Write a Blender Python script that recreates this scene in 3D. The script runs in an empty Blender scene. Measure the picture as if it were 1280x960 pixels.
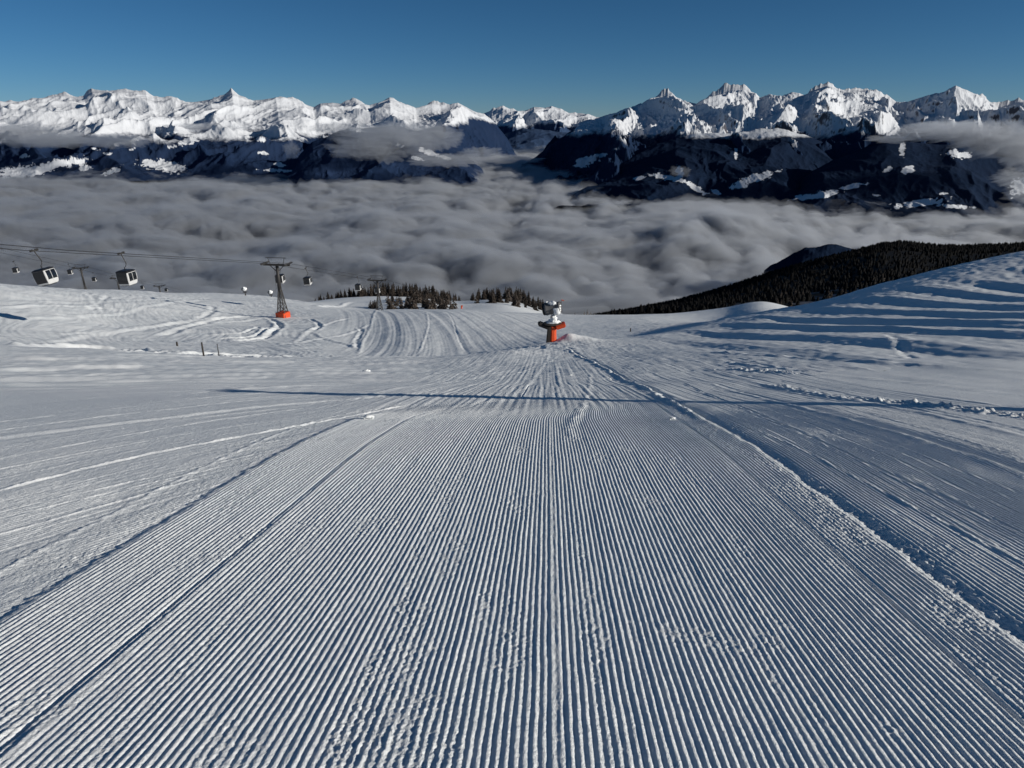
import bpy, bmesh, math, random
import numpy as np
from mathutils import Vector, Matrix

random.seed(7)
R = math.radians
C = bpy.context.scene.collection
scene = bpy.context.scene

# ------------------------------------------------------------------ camera model
F = 853.0                       # focal length in pixels of a 1280 x 960 frame
PITCH = R(21.4)
CP, SP = math.cos(PITCH), math.sin(PITCH)
SUN_AZ = 16.0                   # degrees behind the camera's right
SUN_EL = 17.5

def m_row(row):                 # depression (z per metre forward) of an image row
    v = (480.0 - np.asarray(row, float)) / F
    return (-SP + v * CP) / (CP + v * SP)

def t_pix(x, row):              # sideways metres per metre forward
    v = (480.0 - np.asarray(row, float)) / F
    return ((np.asarray(x, float) - 640.0) / F) / (CP + v * SP)

def at(x, row, Y):
    return Vector((float(t_pix(x, row)) * Y, Y, float(m_row(row)) * Y))

def pix_of(X, Y, Z):            # where a world point falls in the photograph
    d = CP * Y - SP * Z
    u = SP * Y + CP * Z
    return 640 + F * X / d, 480 - F * u / d

# ------------------------------------------------------------------ noise
def _perm(seed):
    r = np.random.RandomState(seed)
    p = r.permutation(256)
    a = r.rand(256) * 2 * np.pi
    return np.concatenate([p, p]), np.cos(a), np.sin(a)
_pc = {}
def perlin(x, y, seed=0):
    if seed not in _pc: _pc[seed] = _perm(seed)
    p, gx, gy = _pc[seed]
    x, y = np.broadcast_arrays(np.asarray(x, np.float64), np.asarray(y, np.float64))
    xi = np.floor(x).astype(np.int64); yi = np.floor(y).astype(np.int64)
    xf = x - xi; yf = y - yi
    xi &= 255; yi &= 255
    u = xf * xf * xf * (xf * (xf * 6 - 15) + 10); v = yf * yf * yf * (yf * (yf * 6 - 15) + 10)
    x1 = (xi + 1) & 255; y1 = (yi + 1) & 255
    def g(a, b, dx, dy):
        h = p[p[a] + b]
        return gx[h] * dx + gy[h] * dy
    n00 = g(xi, yi, xf, yf); n10 = g(x1, yi, xf - 1, yf)
    n01 = g(xi, y1, xf, yf - 1); n11 = g(x1, y1, xf - 1, yf - 1)
    a = n00 + u * (n10 - n00); b = n01 + u * (n11 - n01)
    return (a + v * (b - a)) * 1.5
def fbm(x, y, o=4, seed=0, gain=.5, lac=2.03):
    s = 0; a = 1.0; n = 0
    for k in range(o):
        s = s + a * perlin(x, y, seed + k); n += a
        x = x * lac + 17.3; y = y * lac - 9.1; a *= gain
    return s / n
def ridged(x, y, o=5, seed=0, gain=.5, lac=2.07):
    s = 0; a = 1.0; n = 0; w = 1.0
    for k in range(o):
        r = 1 - np.abs(perlin(x, y, seed + k)) * 1.35
        r = np.clip(r, 0, 1) ** 2
        s = s + a * r * w; n += a
        w = np.clip(r * 1.6, 0, 1)
        x = x * lac + 31.7; y = y * lac + 11.9; a *= gain
    return s / n
def billow(x, y, o=4, seed=0, gain=.5):
    s = 0; a = 1.0; n = 0
    for k in range(o):
        s = s + a * (1 - np.abs(perlin(x, y, seed + k)) * 1.5); n += a
        x = x * 2.1 + 5.7; y = y * 2.1 + 3.3; a *= gain
    return s / n
def puffs(x, y, o=5, seed=0, gain=.5):
    """rounded heads with creases between them"""
    s = 0; a = 1.0; n = 0
    for k in range(o):
        s = s + a * np.sqrt(np.minimum(np.abs(perlin(x, y, seed + k)) * 1.5, 1) + .01); n += a
        x = x * 2.1 + 5.7; y = y * 2.1 + 3.3; a *= gain
    return s / n
def sstep(a, b, x):
    t = np.clip((np.asarray(x, float) - a) / (b - a), 0, 1)
    return t * t * (3 - 2 * t)

def pchip_slopes(x, y):
    h = np.diff(x); d = np.diff(y, axis=0) / (h if y.ndim == 1 else h[:, None])
    m = np.zeros_like(y)
    if len(x) == 2:
        m[:] = d[0]; return m
    w1 = 2 * h[1:] + h[:-1]; w2 = h[1:] + 2 * h[:-1]
    a, b = d[:-1], d[1:]
    with np.errstate(divide='ignore', invalid='ignore'):
        hm = (w1 + w2) / (w1 / a + w2 / b)
    m[1:-1] = np.where(a * b > 0, hm, 0)
    m[0] = d[0]; m[-1] = d[-1]
    return m
def pchip(x, y, q, slopes=None):
    x = np.asarray(x, float); y = np.asarray(y, float); q = np.clip(q, x[0], x[-1])
    m = pchip_slopes(x, y) if slopes is None else slopes
    i = np.clip(np.searchsorted(x, q) - 1, 0, len(x) - 2)
    h = x[i + 1] - x[i]; t = (q - x[i]) / h
    return ((2*t**3 - 3*t**2 + 1) * y[i] + (t**3 - 2*t**2 + t) * h * m[i]
            + (-2*t**3 + 3*t**2) * y[i+1] + (t**3 - t**2) * h * m[i+1])
def cubic_slopes(x, y):         # finite-difference tangents (smooth, C1)
    m = np.zeros_like(y); h = np.diff(x); d = np.diff(y) / h
    m[1:-1] = (d[:-1] * h[1:] + d[1:] * h[:-1]) / (h[1:] + h[:-1])
    m[0] = d[0]; m[-1] = d[-1]
    return m

# ------------------------------------------------------------------ materials
def new_mat(name):
    m = bpy.data.materials.new(name); m.use_nodes = True
    nt = m.node_tree
    return m, nt, nt.nodes['Principled BSDF'], nt.nodes['Material Output']
def plain(name, col, rough=.6, metal=0.0, var=.15, scale=6.0, spec=.4):
    m, nt, b, o = new_mat(name)
    tc = nt.nodes.new('ShaderNodeTexCoord'); n = nt.nodes.new('ShaderNodeTexNoise')
    n.inputs['Scale'].default_value = scale; n.inputs['Detail'].default_value = 5
    nt.links.new(tc.outputs['Object'], n.inputs['Vector'])
    mx = nt.nodes.new('ShaderNodeMix'); mx.data_type = 'RGBA'
    mx.inputs[6].default_value = (*[c * (1 - var) for c in col], 1)
    mx.inputs[7].default_value = (*[min(1, c * (1 + var)) for c in col], 1)
    nt.links.new(n.outputs['Fac'], mx.inputs[0]); nt.links.new(mx.outputs[2], b.inputs['Base Color'])
    b.inputs['Roughness'].default_value = rough; b.inputs['Metallic'].default_value = metal
    b.inputs['Specular IOR Level'].default_value = spec
    return m
def noise_node(nt, vec, scale, detail=4, rough=.55):
    n = nt.nodes.new('ShaderNodeTexNoise'); n.inputs['Scale'].default_value = scale
    n.inputs['Detail'].default_value = detail; n.inputs['Roughness'].default_value = rough
    nt.links.new(vec, n.inputs['Vector']); return n

def snow_material(name, grain=True):
    m, nt, b, o = new_mat(name)
    geo = nt.nodes.new('ShaderNodeNewGeometry'); pos = geo.outputs['Position']
    n1 = noise_node(nt, pos, .22, 5)
    ramp = nt.nodes.new('ShaderNodeValToRGB')
    ramp.color_ramp.elements[0].position = .3; ramp.color_ramp.elements[0].color = (.84, .87, .87, 1)
    ramp.color_ramp.elements[1].position = .7; ramp.color_ramp.elements[1].color = (.92, .93, .92, 1)
    nt.links.new(n1.outputs['Fac'], ramp.inputs['Fac'])
    nt.links.new(ramp.outputs['Color'], b.inputs['Base Color'])
    b.inputs['Roughness'].default_value = .65
    b.inputs['Specular IOR Level'].default_value = .25
    if grain:
        a = noise_node(nt, pos, 70.0, 4, .65)
        c = noise_node(nt, pos, 15.0, 6, .68)
        b1 = nt.nodes.new('ShaderNodeBump'); b1.inputs['Strength'].default_value = .8; b1.inputs['Distance'].default_value = .008
        nt.links.new(a.outputs['Fac'], b1.inputs['Height'])
        b2 = nt.nodes.new('ShaderNodeBump'); b2.inputs['Strength'].default_value = .60; b2.inputs['Distance'].default_value = .030
        nt.links.new(c.outputs['Fac'], b2.inputs['Height']); nt.links.new(b2.outputs['Normal'], b1.inputs['Normal'])
        nt.links.new(b1.outputs['Normal'], b.inputs['Normal'])
    return m

M = {}
M['snow'] = snow_material('snow')
M['snow_lump'] = snow_material('lump_snow')
M['orange'] = plain('orange_padding', (.62, .075, .018), .55, var=.12, scale=3)
M['dark_pad'] = plain('dark_padding', (.035, .031, .028), .7, var=.2)
M['steel'] = plain('galvanised_steel', (.10, .10, .105), .5, .5, var=.2)
M['dark_steel'] = plain('weathered_steel', (.055, .052, .05), .6, .4, var=.25)
M['rope'] = plain('wire_rope', (.03, .03, .032), .6, .5)
M['cabin_white'] = plain('white_cabin_paint', (.58, .58, .57), .35, var=.03, spec=.5)
M['cabin_dark'] = plain('dark_cabin_panel', (.02, .02, .022), .4, var=.2)
M['glass'] = plain('tinted_glass', (.010, .012, .015), .08, var=.1, spec=.6)
M['machine'] = plain('frosted_machine_paint', (.15, .147, .145), .6, .0, var=.35, scale=4)
M['machine_dark'] = plain('fan_grille', (.03, .029, .028), .7, .2, var=.3)
M['wood'] = plain('weathered_wood', (.045, .036, .03), .8, var=.3)
M['bark'] = plain('bark', (.035, .027, .02), .9, var=.3)

def foliage(name, dark, light, snow_amt):
    m, nt, b, o = new_mat(name)
    geo = nt.nodes.new('ShaderNodeNewGeometry'); pos = geo.outputs['Position']
    n1 = noise_node(nt, pos, .9, 3); n2 = noise_node(nt, pos, 2.3, 4)
    mx = nt.nodes.new('ShaderNodeMix'); mx.data_type = 'RGBA'
    mx.inputs[6].default_value = (*dark, 1); mx.inputs[7].default_value = (*light, 1)
    r1 = nt.nodes.new('ShaderNodeMapRange'); r1.inputs[1].default_value = .35; r1.inputs[2].default_value = .7
    nt.links.new(n1.outputs['Fac'], r1.inputs[0]); nt.links.new(r1.outputs[0], mx.inputs[0])
    sx = nt.nodes.new('ShaderNodeMix'); sx.data_type = 'RGBA'
    r2 = nt.nodes.new('ShaderNodeMapRange'); r2.inputs[1].default_value = .62 - .1 * snow_amt; r2.inputs[2].default_value = .75
    r2.inputs[4].default_value = snow_amt
    nt.links.new(n2.outputs['Fac'], r2.inputs[0]); nt.links.new(r2.outputs[0], sx.inputs[0])
    nt.links.new(mx.outputs[2], sx.inputs[6]); sx.inputs[7].default_value = (.55, .56, .58, 1)
    nt.links.new(sx.outputs[2], b.inputs['Base Color'])
    b.inputs['Roughness'].default_value = .8; b.inputs['Specular IOR Level'].default_value = .15
    return m
M['spruce'] = foliage('spruce_needles', (.018, .015, .012), (.052, .040, .032), .22)
M['larch'] = foliage('bare_larch_twigs', (.034, .027, .022), (.095, .074, .060), .45)
M['frost'] = foliage('frosted_twigs', (.16, .14, .12), (.36, .34, .33), .6)
M['forest_dark'] = foliage('near_black_forest', (.0009, .0009, .0011), (.0024, .0021, .0019), .0)  # near-black needles, much darker than the spruce colour

# ------------------------------------------------------------------ object helpers
def tag(o, label=None, cat=None, group=None, kind=None):
    if label: o['label'] = label
    if cat: o['category'] = cat
    if group: o['group'] = group
    if kind: o['kind'] = kind
    return o
def empty(name, loc, label, cat, group=None, rz=0):
    o = bpy.data.objects.new(name, None); C.objects.link(o); o.location = loc
    o.rotation_euler = (0, 0, rz); o.empty_display_size = .3
    return tag(o, label, cat, group)
def link(name, me, mat=None, parent=None):
    o = bpy.data.objects.new(name, me); C.objects.link(o)
    if mat: me.materials.append(mat)
    if parent: o.parent = parent
    return o
def grid_mesh(name, P, smooth=True, extra=None):
    """P: (rows, cols, 3) -> quads"""
    r, c, _ = P.shape
    i = np.arange(r * c).reshape(r, c)
    q = np.stack([i[:-1, :-1], i[:-1, 1:], i[1:, 1:], i[1:, :-1]], -1).reshape(-1, 4)
    V = P.reshape(-1, 3)
    return raw_mesh(name, V, q, smooth)
def raw_mesh(name, V, Q, smooth=True):
    k = Q.shape[1]
    me = bpy.data.meshes.new(name)
    me.vertices.add(len(V)); me.vertices.foreach_set('co', np.ascontiguousarray(V, np.float32).ravel())
    me.loops.add(len(Q) * k); me.loops.foreach_set('vertex_index', np.ascontiguousarray(Q, np.int32).ravel())
    me.polygons.add(len(Q))
    me.polygons.foreach_set('loop_start', np.arange(0, len(Q) * k, k, dtype=np.int32))
    if smooth: me.polygons.foreach_set('use_smooth', np.ones(len(Q), bool))
    me.update(calc_edges=True); me.validate()
    return me
def attr(me, name, vals):
    a = me.attributes.new(name, 'FLOAT', 'POINT'); a.data.foreach_set('value', np.ascontiguousarray(vals, np.float32).ravel())

class MB:
    """collects boxes, bars, tubes and lathes into one bmesh"""
    def __init__(s): s.bm = bmesh.new()
    def box(s, c, d, rot=None, bevel=0.0):
        r = bmesh.ops.create_cube(s.bm, size=1)
        vs = r['verts']
        mat = Matrix.Translation(c) @ (rot.to_4x4() if rot else Matrix()) @ Matrix.Diagonal((*d, 1))
        bmesh.ops.transform(s.bm, matrix=mat, verts=vs)
        if bevel:
            es = list({e for v in vs for e in v.link_edges})
            bmesh.ops.bevel(s.bm, geom=es, offset=bevel, segments=2, affect='EDGES', clamp_overlap=True)
        return s
    def tube(s, pts, rad, n=8, caps=True):
        pts = [Vector(p) for p in pts]
        rads = rad if isinstance(rad, (list, tuple)) else [rad] * len(pts)
        rings = []
        for i, p in enumerate(pts):
            d = (pts[min(i + 1, len(pts) - 1)] - pts[max(i - 1, 0)]).normalized()
            a = d.orthogonal().normalized() if abs(d.z) > .9 else d.cross(Vector((0, 0, 1))).normalized()
            b = d.cross(a)
            rings.append([s.bm.verts.new(p + (a * math.cos(2*math.pi*k/n) + b * math.sin(2*math.pi*k/n)) * rads[i]) for k in range(n)])
        for r0, r1 in zip(rings[:-1], rings[1:]):
            for k in range(n): s.bm.faces.new((r0[k], r0[(k+1) % n], r1[(k+1) % n], r1[k]))
        if caps:
            s.bm.faces.new(rings[0][::-1]); s.bm.faces.new(rings[-1])
        return s
    def lathe(s, prof, axis_from, axis_dir, n=20, squash=(1, 1)):
        d = Vector(axis_dir).normalized(); a = d.orthogonal().normalized(); b = d.cross(a); o = Vector(axis_from)
        rings = [[s.bm.verts.new(o + d * h + (a * math.cos(2*math.pi*k/n) * squash[0] + b * math.sin(2*math.pi*k/n) * squash[1]) * r) for k in range(n)] for r, h in prof]
        for r0, r1 in zip(rings[:-1], rings[1:]):
            for k in range(n): s.bm.faces.new((r0[k], r0[(k+1) % n], r1[(k+1) % n], r1[k]))
        s.bm.faces.new(rings[0][::-1]); s.bm.faces.new(rings[-1])
        return s
    def blob(s, c, r, seed=0, sub=3, amp=.25, scale=(1, 1, 1), freq=1.6):
        res = bmesh.ops.create_icosphere(s.bm, subdivisions=sub, radius=1)
        for v in res['verts']:
            p = v.co.copy()
            n = float(perlin(p.x * freq + seed, p.y * freq + p.z * 1.7, 3 + seed % 5)) + .5 * float(perlin(p.x * 3 * freq + seed, p.y * 3 * freq - p.z * 4, 9))
            v.co = Vector(c) + Vector((p.x * scale[0], p.y * scale[1], p.z * scale[2])) * r * (1 + amp * n)
        return s
    def build(s, name, mat, parent=None, smooth=False):
        bmesh.ops.recalc_face_normals(s.bm, faces=s.bm.faces)
        me = bpy.data.meshes.new(name); s.bm.to_mesh(me); s.bm.free()
        if smooth:
            me.polygons.foreach_set('use_smooth', [True] * len(me.polygons))
        return link(name, me, mat, parent)
def children(o): return [c for c in bpy.data.objects if c.parent == o]
def copy_tree(o, parent=None):
    c = o.copy(); C.objects.link(c); c.parent = parent
    for ch in children(o): copy_tree(ch, c)
    return c

# ------------------------------------------------------------------ the ski slope: survey table (azimuth t, then forward distance : image row)
COLS = [
 (-1.30, [(16,499),(38,440),(50,420),(62,408),(85,385),(105,352),(130,325),(150,320),(170,322),(200,335),(300,380),(400,420),(1000,440),(4500,440)]),
 (-.97, [(16,500),(38,446),(50,430),(62,424),(72,420),(85,405),(105,370),(130,343),(150,338),(170,341),(200,352),(300,390),(400,425),(1000,440),(4500,440)]),
 (-.785,[(16,500),(38,449),(50,436),(60,432),(72,431),(85,419),(105,385),(130,356),(145,352),(160,354),(200,368),(300,395),(400,428),(1000,440),(4500,440)]),
 (-.588,[(16,500),(38,452),(52,441),(62,439.5),(75,439),(90,430),(120,400),(150,372),(170,364),(185,363),(220,368),(300,398),(400,425),(1000,440),(4500,440)]),
 (-.392,[(16,500),(38,455),(52,448),(62,447.5),(75,446),(90,436),(120,413),(150,396),(200,374),(225,369),(245,369),(300,376),(400,410),(1000,440),(4500,440)]),
 (-.306,[(16,500),(38,456),(52,448),(62,448),(75,447),(90,437),(120,414),(150,397),(200,381),(240,378.5),(300,378),(345,377.5),(370,378.5),(420,395),(600,425),(1000,440),(4500,440)]),
 (-.233,[(16,500),(38,457),(52,447.5),(60,447.5),(75,448),(90,440),(120,417),(160,393),(185,388),(230,387.5),(285,386),(320,378),(350,372),(372,371),(400,374),(600,420),(1000,440),(4500,440)]),
 (-.150,[(16,500),(38,457),(52,446.5),(60,447),(72,449),(85,442),(120,413),(165,389.5),(185,387.5),(230,387.5),(285,386.5),(330,376),(365,371.5),(390,371),(430,378),(600,420),(1000,440),(4500,440)]),
 (-.085,[(16,500),(38,456.5),(50,444.5),(58,444.5),(70,449),(85,443),(120,412),(165,388.5),(185,387.5),(230,388.5),(300,386),(350,378),(390,376),(430,380),(600,420),(1000,440),(4500,440)]),
 (-.012,[(16,500),(38,456),(52,438),(62,437),(72,441),(85,438),(120,412),(165,391),(185,390),(230,391.5),(300,385),(360,377),(420,374),(480,380),(600,420),(1000,440),(4500,440)]),
 (.061, [(16,500),(38,455),(52,438.5),(64,428.5),(72,431),(85,430),(110,418),(150,398),(170,393),(185,392.5),(230,397),(300,397),(360,391),(420,388.5),(500,396),(600,420),(1000,440),(4500,440)]),
 (.196, [(16,500),(38,449),(60,428),(72,420),(80,421),(95,420),(120,408),(160,395),(180,393),(230,399),(300,408),(400,425),(1000,440),(4500,440)]),
 (.319, [(16,500),(38,441),(60,420),(85,400),(95,398.5),(110,401),(140,400),(180,388),(200,384.5),(230,387),(300,400),(400,425),(1000,440),(4500,440)]),
 (.374, [(16,499),(38,437),(60,413),(85,391.5),(95,390),(110,394),(150,388),(195,377.5),(212,377),(260,386),(400,425),(1000,440),(4500,440)]),
 (.441, [(16,498),(38,432),(60,407),(85,382),(95,380.5),(110,385),(150,392),(200,388),(260,394),(400,425),(1000,440),(4500,440)]),
 (.547, [(16,496),(38,424),(60,395),(85,358),(95,355.5),(110,360),(150,376),(200,395),(400,425),(1000,440),(4500,440)]),
 (.66,  [(16,494),(38,417),(60,383),(85,334.5),(97,330),(112,335),(150,352),(200,375),(400,420),(1000,440),(4500,440)]),
 (.749, [(16,492),(38,410),(60,374),(85,320),(98,314),(112,319),(150,336),(200,360),(400,415),(1000,440),(4500,440)]),
 (.93,  [(16,489),(38,398),(60,352),(85,289),(100,280),(115,285),(150,302),(200,330),(400,405),(1000,440),(4500,440)]),
 (1.30, [(16,485),(38,370),(60,305),(85,255),(100,248),(115,252),(150,270),(200,300),(400,395),(1000,440),(4500,440)]),
]
COL_T = np.array([c[0] for c in COLS])
COL_P = []
for t_, pts in COLS:
    ly = np.log(np.array([p[0] for p in pts], float)); mm = m_row(np.array([p[1] for p in pts], float))
    COL_P.append((ly, mm, pchip_slopes(ly, mm)))
TMAX, TMIN = COL_T[-1], COL_T[0]

def table_m(Y):                  # depressions of all columns at distance Y
    l = math.log(max(Y, 16.0))
    return np.array([float(pchip(a, b, np.array([l]), s)[0]) for a, b, s in COL_P])
def base_row(X, Y):
    """height of the bare slope along one row of constant Y"""
    X = np.asarray(X, float)
    near = -2.06 - .242 * Y - .072 * max(0.0, Y - 7.0) * (1 - math.exp(-max(0.0, Y - 7.0) / 3.0))
    near = near + 0 * X
    if Y < 14: return near
    mc = table_m(Y)
    tt = np.clip(X / max(Y, 1e-3), TMIN, TMAX)
    far = pchip(COL_T, mc, tt, cubic_slopes(COL_T, mc)) * Y
    w = float(sstep(14, 26, Y))
    return near * (1 - w) + far * w
_scan_Y = np.concatenate([np.linspace(1.5, 30, 300), np.geomspace(30.2, 700, 700)])
_scan_m = np.array([table_m(y) for y in _scan_Y])
def ground(X, Y): return float(base_row(np.array([X]), Y)[0])
def pix_ground(x, row, ymin=0):
    """where a sight line meets the bare slope (surveying tracks and posts onto it)"""
    t = float(t_pix(x, row)); m = float(m_row(row))
    prev = None
    for Y in _scan_Y:
        if Y < ymin: continue
        z = ground(t * Y, Y)
        d = m * Y - z
        if d <= 0:
            if prev is None: return t * Y, Y
            Yp, dp = prev
            Yc = Yp + (Y - Yp) * dp / (dp - d)
            return t * Yc, Yc
        prev = (Y, d)
    return t * 700, 700.0

GUN = at(690, 428.5, 64.0)
def catmull(P, k=6):
    P = np.array(P, float)
    if len(P) < 3: return P
    Q = np.vstack([2 * P[0] - P[1], P, 2 * P[-1] - P[-2]])
    out = []
    for i in range(1, len(Q) - 2):
        for s in np.linspace(0, 1, k, endpoint=False):
            a, b, c, d = Q[i-1:i+3]
            out.append(.5 * (2*b + (c-a)*s + (2*a-5*b+4*c-d)*s*s + (3*b-3*c+d-a)*s**3))
    out.append(P[-1]); return np.array(out)

# tracks and edges surveyed on the slope: (pixels, kind, height, half width, roughness)
TRK = [
 # left of the groomed strip: cat tracks coming in from the left
 ([(-60,628),(0,612),(150,575),(300,545),(420,522),(520,503)], 'ridge', .013, .035, .4),
 ([(-60,585),(0,573),(150,545),(300,520),(400,507)], 'ridge', .006, .04, .5),
 ([(-60,655),(0,640),(170,600),(300,570),(400,548)], 'ridge', .005, .018, .6),
 ([(-60,664),(0,649),(170,608),(300,577)], 'cut', .005, .018, .5),
 ([(-40,680),(0,668),(150,625),(260,592)], 'ridge', .006, .025, .6),
 ([(-60,556),(0,547),(160,528),(320,508),(450,497),(560,489)], 'ridge', .018, .12, .2),
 ([(-60,511),(0,505),(160,494),(330,487),(470,481)], 'ridge', .016, .16, .3),
 ([(-60,486),(0,482),(160,474),(330,470),(480,468)], 'ridge', .05, .5, .2),
 ([(-60,466),(0,463),(90,460),(200,458)], 'ridge', .10, .6, .3),
 # right of it
 ([(1330,697),(1280,672),(1180,625),(1070,575),(980,533),(920,507),(850,478)], 'cut', .014, .030, .4),
 ([(1330,735),(1280,708),(1160,647),(1040,585),(940,537)], 'ridge', .010, .03, .7),
 ([(1330,617),(1280,598),(1180,563),(1060,527),(960,500),(880,478)], 'ridge', .022, .10, .4),
 ([(1330,560),(1280,548),(1160,520),(1040,497),(930,476)], 'ridge', .022, .12, .4),
 ([(1340,532),(1280,523),(1200,513),(1130,505),(1060,498),(960,480)], 'clods', .060, .32, .6),
 ([(1340,500),(1280,494),(1150,480),(1000,464),(900,452)], 'ridge', .05, .2, .8),
 ([(1340,470),(1250,462),(1120,455),(980,446),(880,440)], 'ridge', .07, .3, .6),
 ([(1140,450),(1130,436),(1120,425),(1112,417)], 'cut', .035, .2, .8),
 ([(1000,470),(960,466),(920,462),(880,462)], 'clods', .06, .35, .6),
 # the strip's right edge, running on towards the snow gun
 ([(905,540),(840,505),(790,479),(745,455),(720,443),(704,432)], 'stepR', .055, .10, .5),
 ([(720,560),(712,535),(725,515),(735,490),(738,465)], 'ridge', .010, .08, .8),
 ([(500,505),(560,487),(620,474),(660,462),(690,450),(700,440)], 'ridge', .010, .10, .4),
 ([(430,500),(540,480),(640,462),(670,452)], 'ridge', .011, .15, .4),
 ([(560,520),(610,498),(650,475),(662,458)], 'cut', .005, .05, .4),
 ([(640,500),(665,475),(680,455),(688,440)], 'ridge', .012, .09, .4),
 ([(700,500),(698,475),(696,455)], 'ridge', .010, .08, .4),
 # edge of the lit slope beyond the lip
 ([(446,447),(453,428),(464,405),(476,388)], 'stepL', .09, .3, .5),
 ([(583,440),(572,420),(566,400),(558,390)], 'cut', .045, .16, .3),
 ([(520,444),(530,425),(535,405),(533,390)], 'ridge', .05, .2, .3),
 # the left hill: cat turns round the lift tower
 ([(285,427),(320,424),(340,417),(349,409),(345,402),(334,397)], 'cut', .30, .55, .5),
 ([(270,424),(310,421),(330,415),(338,409)], 'cut', .20, .4, .5),
 ([(250,420),(300,417),(318,412),(324,408)], 'cut', .15, .35, .5),
 ([(385,398),(396,402),(399,408),(392,414)], 'cut', .16, .4, .4),
 ([(365,428),(385,414),(405,405),(430,399),(460,396)], 'ridge', .10, .5, .4),
 ([(340,432),(390,424),(430,418),(462,404)], 'ridge', .08, .5, .4),
 ([(390,416),(410,424),(440,432),(448,436)], 'ridge', .12, .5, .4),
 ([(448,436),(446,425),(452,414),(447,408)], 'cut', .10, .35, .5),
 ([(0,432),(80,434),(160,438),(210,442),(300,446),(420,447)], 'ridge', .35, .8, .6),
 ([(0,447),(120,449),(260,452),(420,453)], 'ridge', .08, .5, .3),
 ([(60,420),(160,410),(260,398),(330,392)], 'ridge', .10, .8, .4),
 ([(0,402),(90,396),(170,386),(260,372)], 'ridge', .10, .8, .5),
 ([(0,385),(70,381),(130,384),(180,392)], 'ridge', .12, .8, .5),
 ([(40,428),(130,416),(220,404),(300,402),(330,396)], 'ridge', .14, .8, .3),
 ([(112,388),(120,380),(116,372),(108,366)], 'cut', .12, .6, .5),
 ([(130,390),(126,380),(135,370)], 'cut', .12, .5, .5),
 ([(200,420),(250,405),(290,397),(320,395)], 'cut', .20, .7, .3),
 ([(225,375),(262,382),(262,392),(245,400)], 'cut', .16, .6, .4),
 ([(395,384),(430,380),(470,377)], 'ridge', .3, 1.2, .3),
]
for r0, h in ((458, .05), (474, .05), (494, .030), (516, .016), (527, .012), (538, .018), (560, .009), (586, .010), (598, .007), (626, .008), (634, .006), (662, .006), (676, .006), (690, .007)):
    d = .37 * (r0 - 436)
    TRK.append(([(-60, r0 + .22 * d), (0, r0), (150, r0 - .52 * d), (300, r0 - .98 * d), (410, r0 - 1.22 * d)], 'ridge' if r0 % 3 else 'cut', h * .45, .03 + .12 * max(0, 560 - r0) / 100, .5))
for r0, h in ((478, .05), (486, .04), (512, .03), (540, .020), (574, .016), (584, .010), (622, .012), (632, .008), (648, .012), (688, .009), (700, .008), (722, .009), (748, .008)):
    e = 436 + .36 * (r0 - 436)
    TRK.append(([(1340, r0 + .19 * (r0 - e)), (1280, r0), (1170, r0 - .36 * (r0 - e)), (1060, r0 - .71 * (r0 - e)), (970, r0 - .97 * (r0 - e)), (880, r0 - 1.17 * (r0 - e))], 'ridge' if r0 % 4 else 'cut', h * .45, .022 + .10 * max(0, 580 - r0) / 100, .5))
def survey_tracks():
    out = []
    for px, kind, h, w, rg in TRK:
        P = catmull([pix_ground(x, r) for x, r in px], 5)
        out.append((P, kind, h, w, rg))
    return out
TRACKS = survey_tracks()

def apply_tracks(X, Y, Z, fine):
    """X, Y, Z flat arrays of one block"""
    for k, (P, kind, h, w, rg) in enumerate(TRACKS):
        pad = w * 5 + .3
        box = (X > P[:, 0].min() - pad) & (X < P[:, 0].max() + pad) & (Y > P[:, 1].min() - pad) & (Y < P[:, 1].max() + pad)
        idx = np.nonzero(box)[0]
        if len(idx) == 0: continue
        x = X[idx]; y = Y[idx]
        wob = w * .6 * perlin(x / (w * 9), y / (w * 9), 60 + k % 7)
        best = np.full(len(idx), 1e9); sgn = np.zeros(len(idx)); s_al = np.zeros(len(idx)); acc = 0.0
        L = np.sum(np.hypot(*np.diff(P, axis=0).T))
        for a, b in zip(P[:-1], P[1:]):
            d = b - a; l = math.hypot(*d)
            if l < 1e-6: continue
            tt = np.clip(((x - a[0]) * d[0] + (y - a[1]) * d[1]) / (l * l), 0, 1)
            dx = x - a[0] - tt * d[0]; dy = y - a[1] - tt * d[1]
            dist = np.hypot(dx, dy); cr = (d[0] * dy - d[1] * dx) / l
            m = dist < best
            best = np.where(m, dist, best); sgn = np.where(m, np.sign(cr), sgn); s_al = np.where(m, acc + tt * l, s_al)
            acc += l
        q = best * np.where(sgn == 0, 1, sgn) + wob           # signed distance, + on the left of travel
        fade = sstep(0, .08, s_al / L) * (1 - sstep(.88, 1, s_al / L))
        n = perlin(x / (w * 2.2), y / (w * 2.2), 70 + k % 5)
        am = h * fade * np.clip(1 + rg * n * 1.3 + .5 * perlin(s_al / (w * 14), 0 * x, 80 + k % 9), 0, 3)
        if kind == 'ridge':   dz = am * (np.exp(-(q / w) ** 2) - .55 * np.exp(-((q + 1.5 * w) / w) ** 2))
        elif kind == 'cut':   dz = -am * np.exp(-(q / w) ** 2) + .6 * am * np.exp(-((q - 1.8 * w) / w) ** 2) + .4 * am * np.exp(-((q + 1.8 * w) / w) ** 2)
        elif kind == 'stepR': dz = am * (.9 * np.exp(-(q / w) ** 2) - .8 * np.exp(-((q + 1.7 * w) / w) ** 2))
        elif kind == 'stepL': dz = am * (np.exp(-(q / w) ** 2))
        else:
            c = np.clip(perlin(x / .16, y / .16, 33) * 1.6 + .2, 0, 1) + .5 * np.clip(perlin(x / .07, y / .07, 34) * 1.6, 0, 1)
            dz = am * np.exp(-(q / w) ** 2) * (.25 + .9 * c)
        Z[idx] += dz
    return Z

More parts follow.
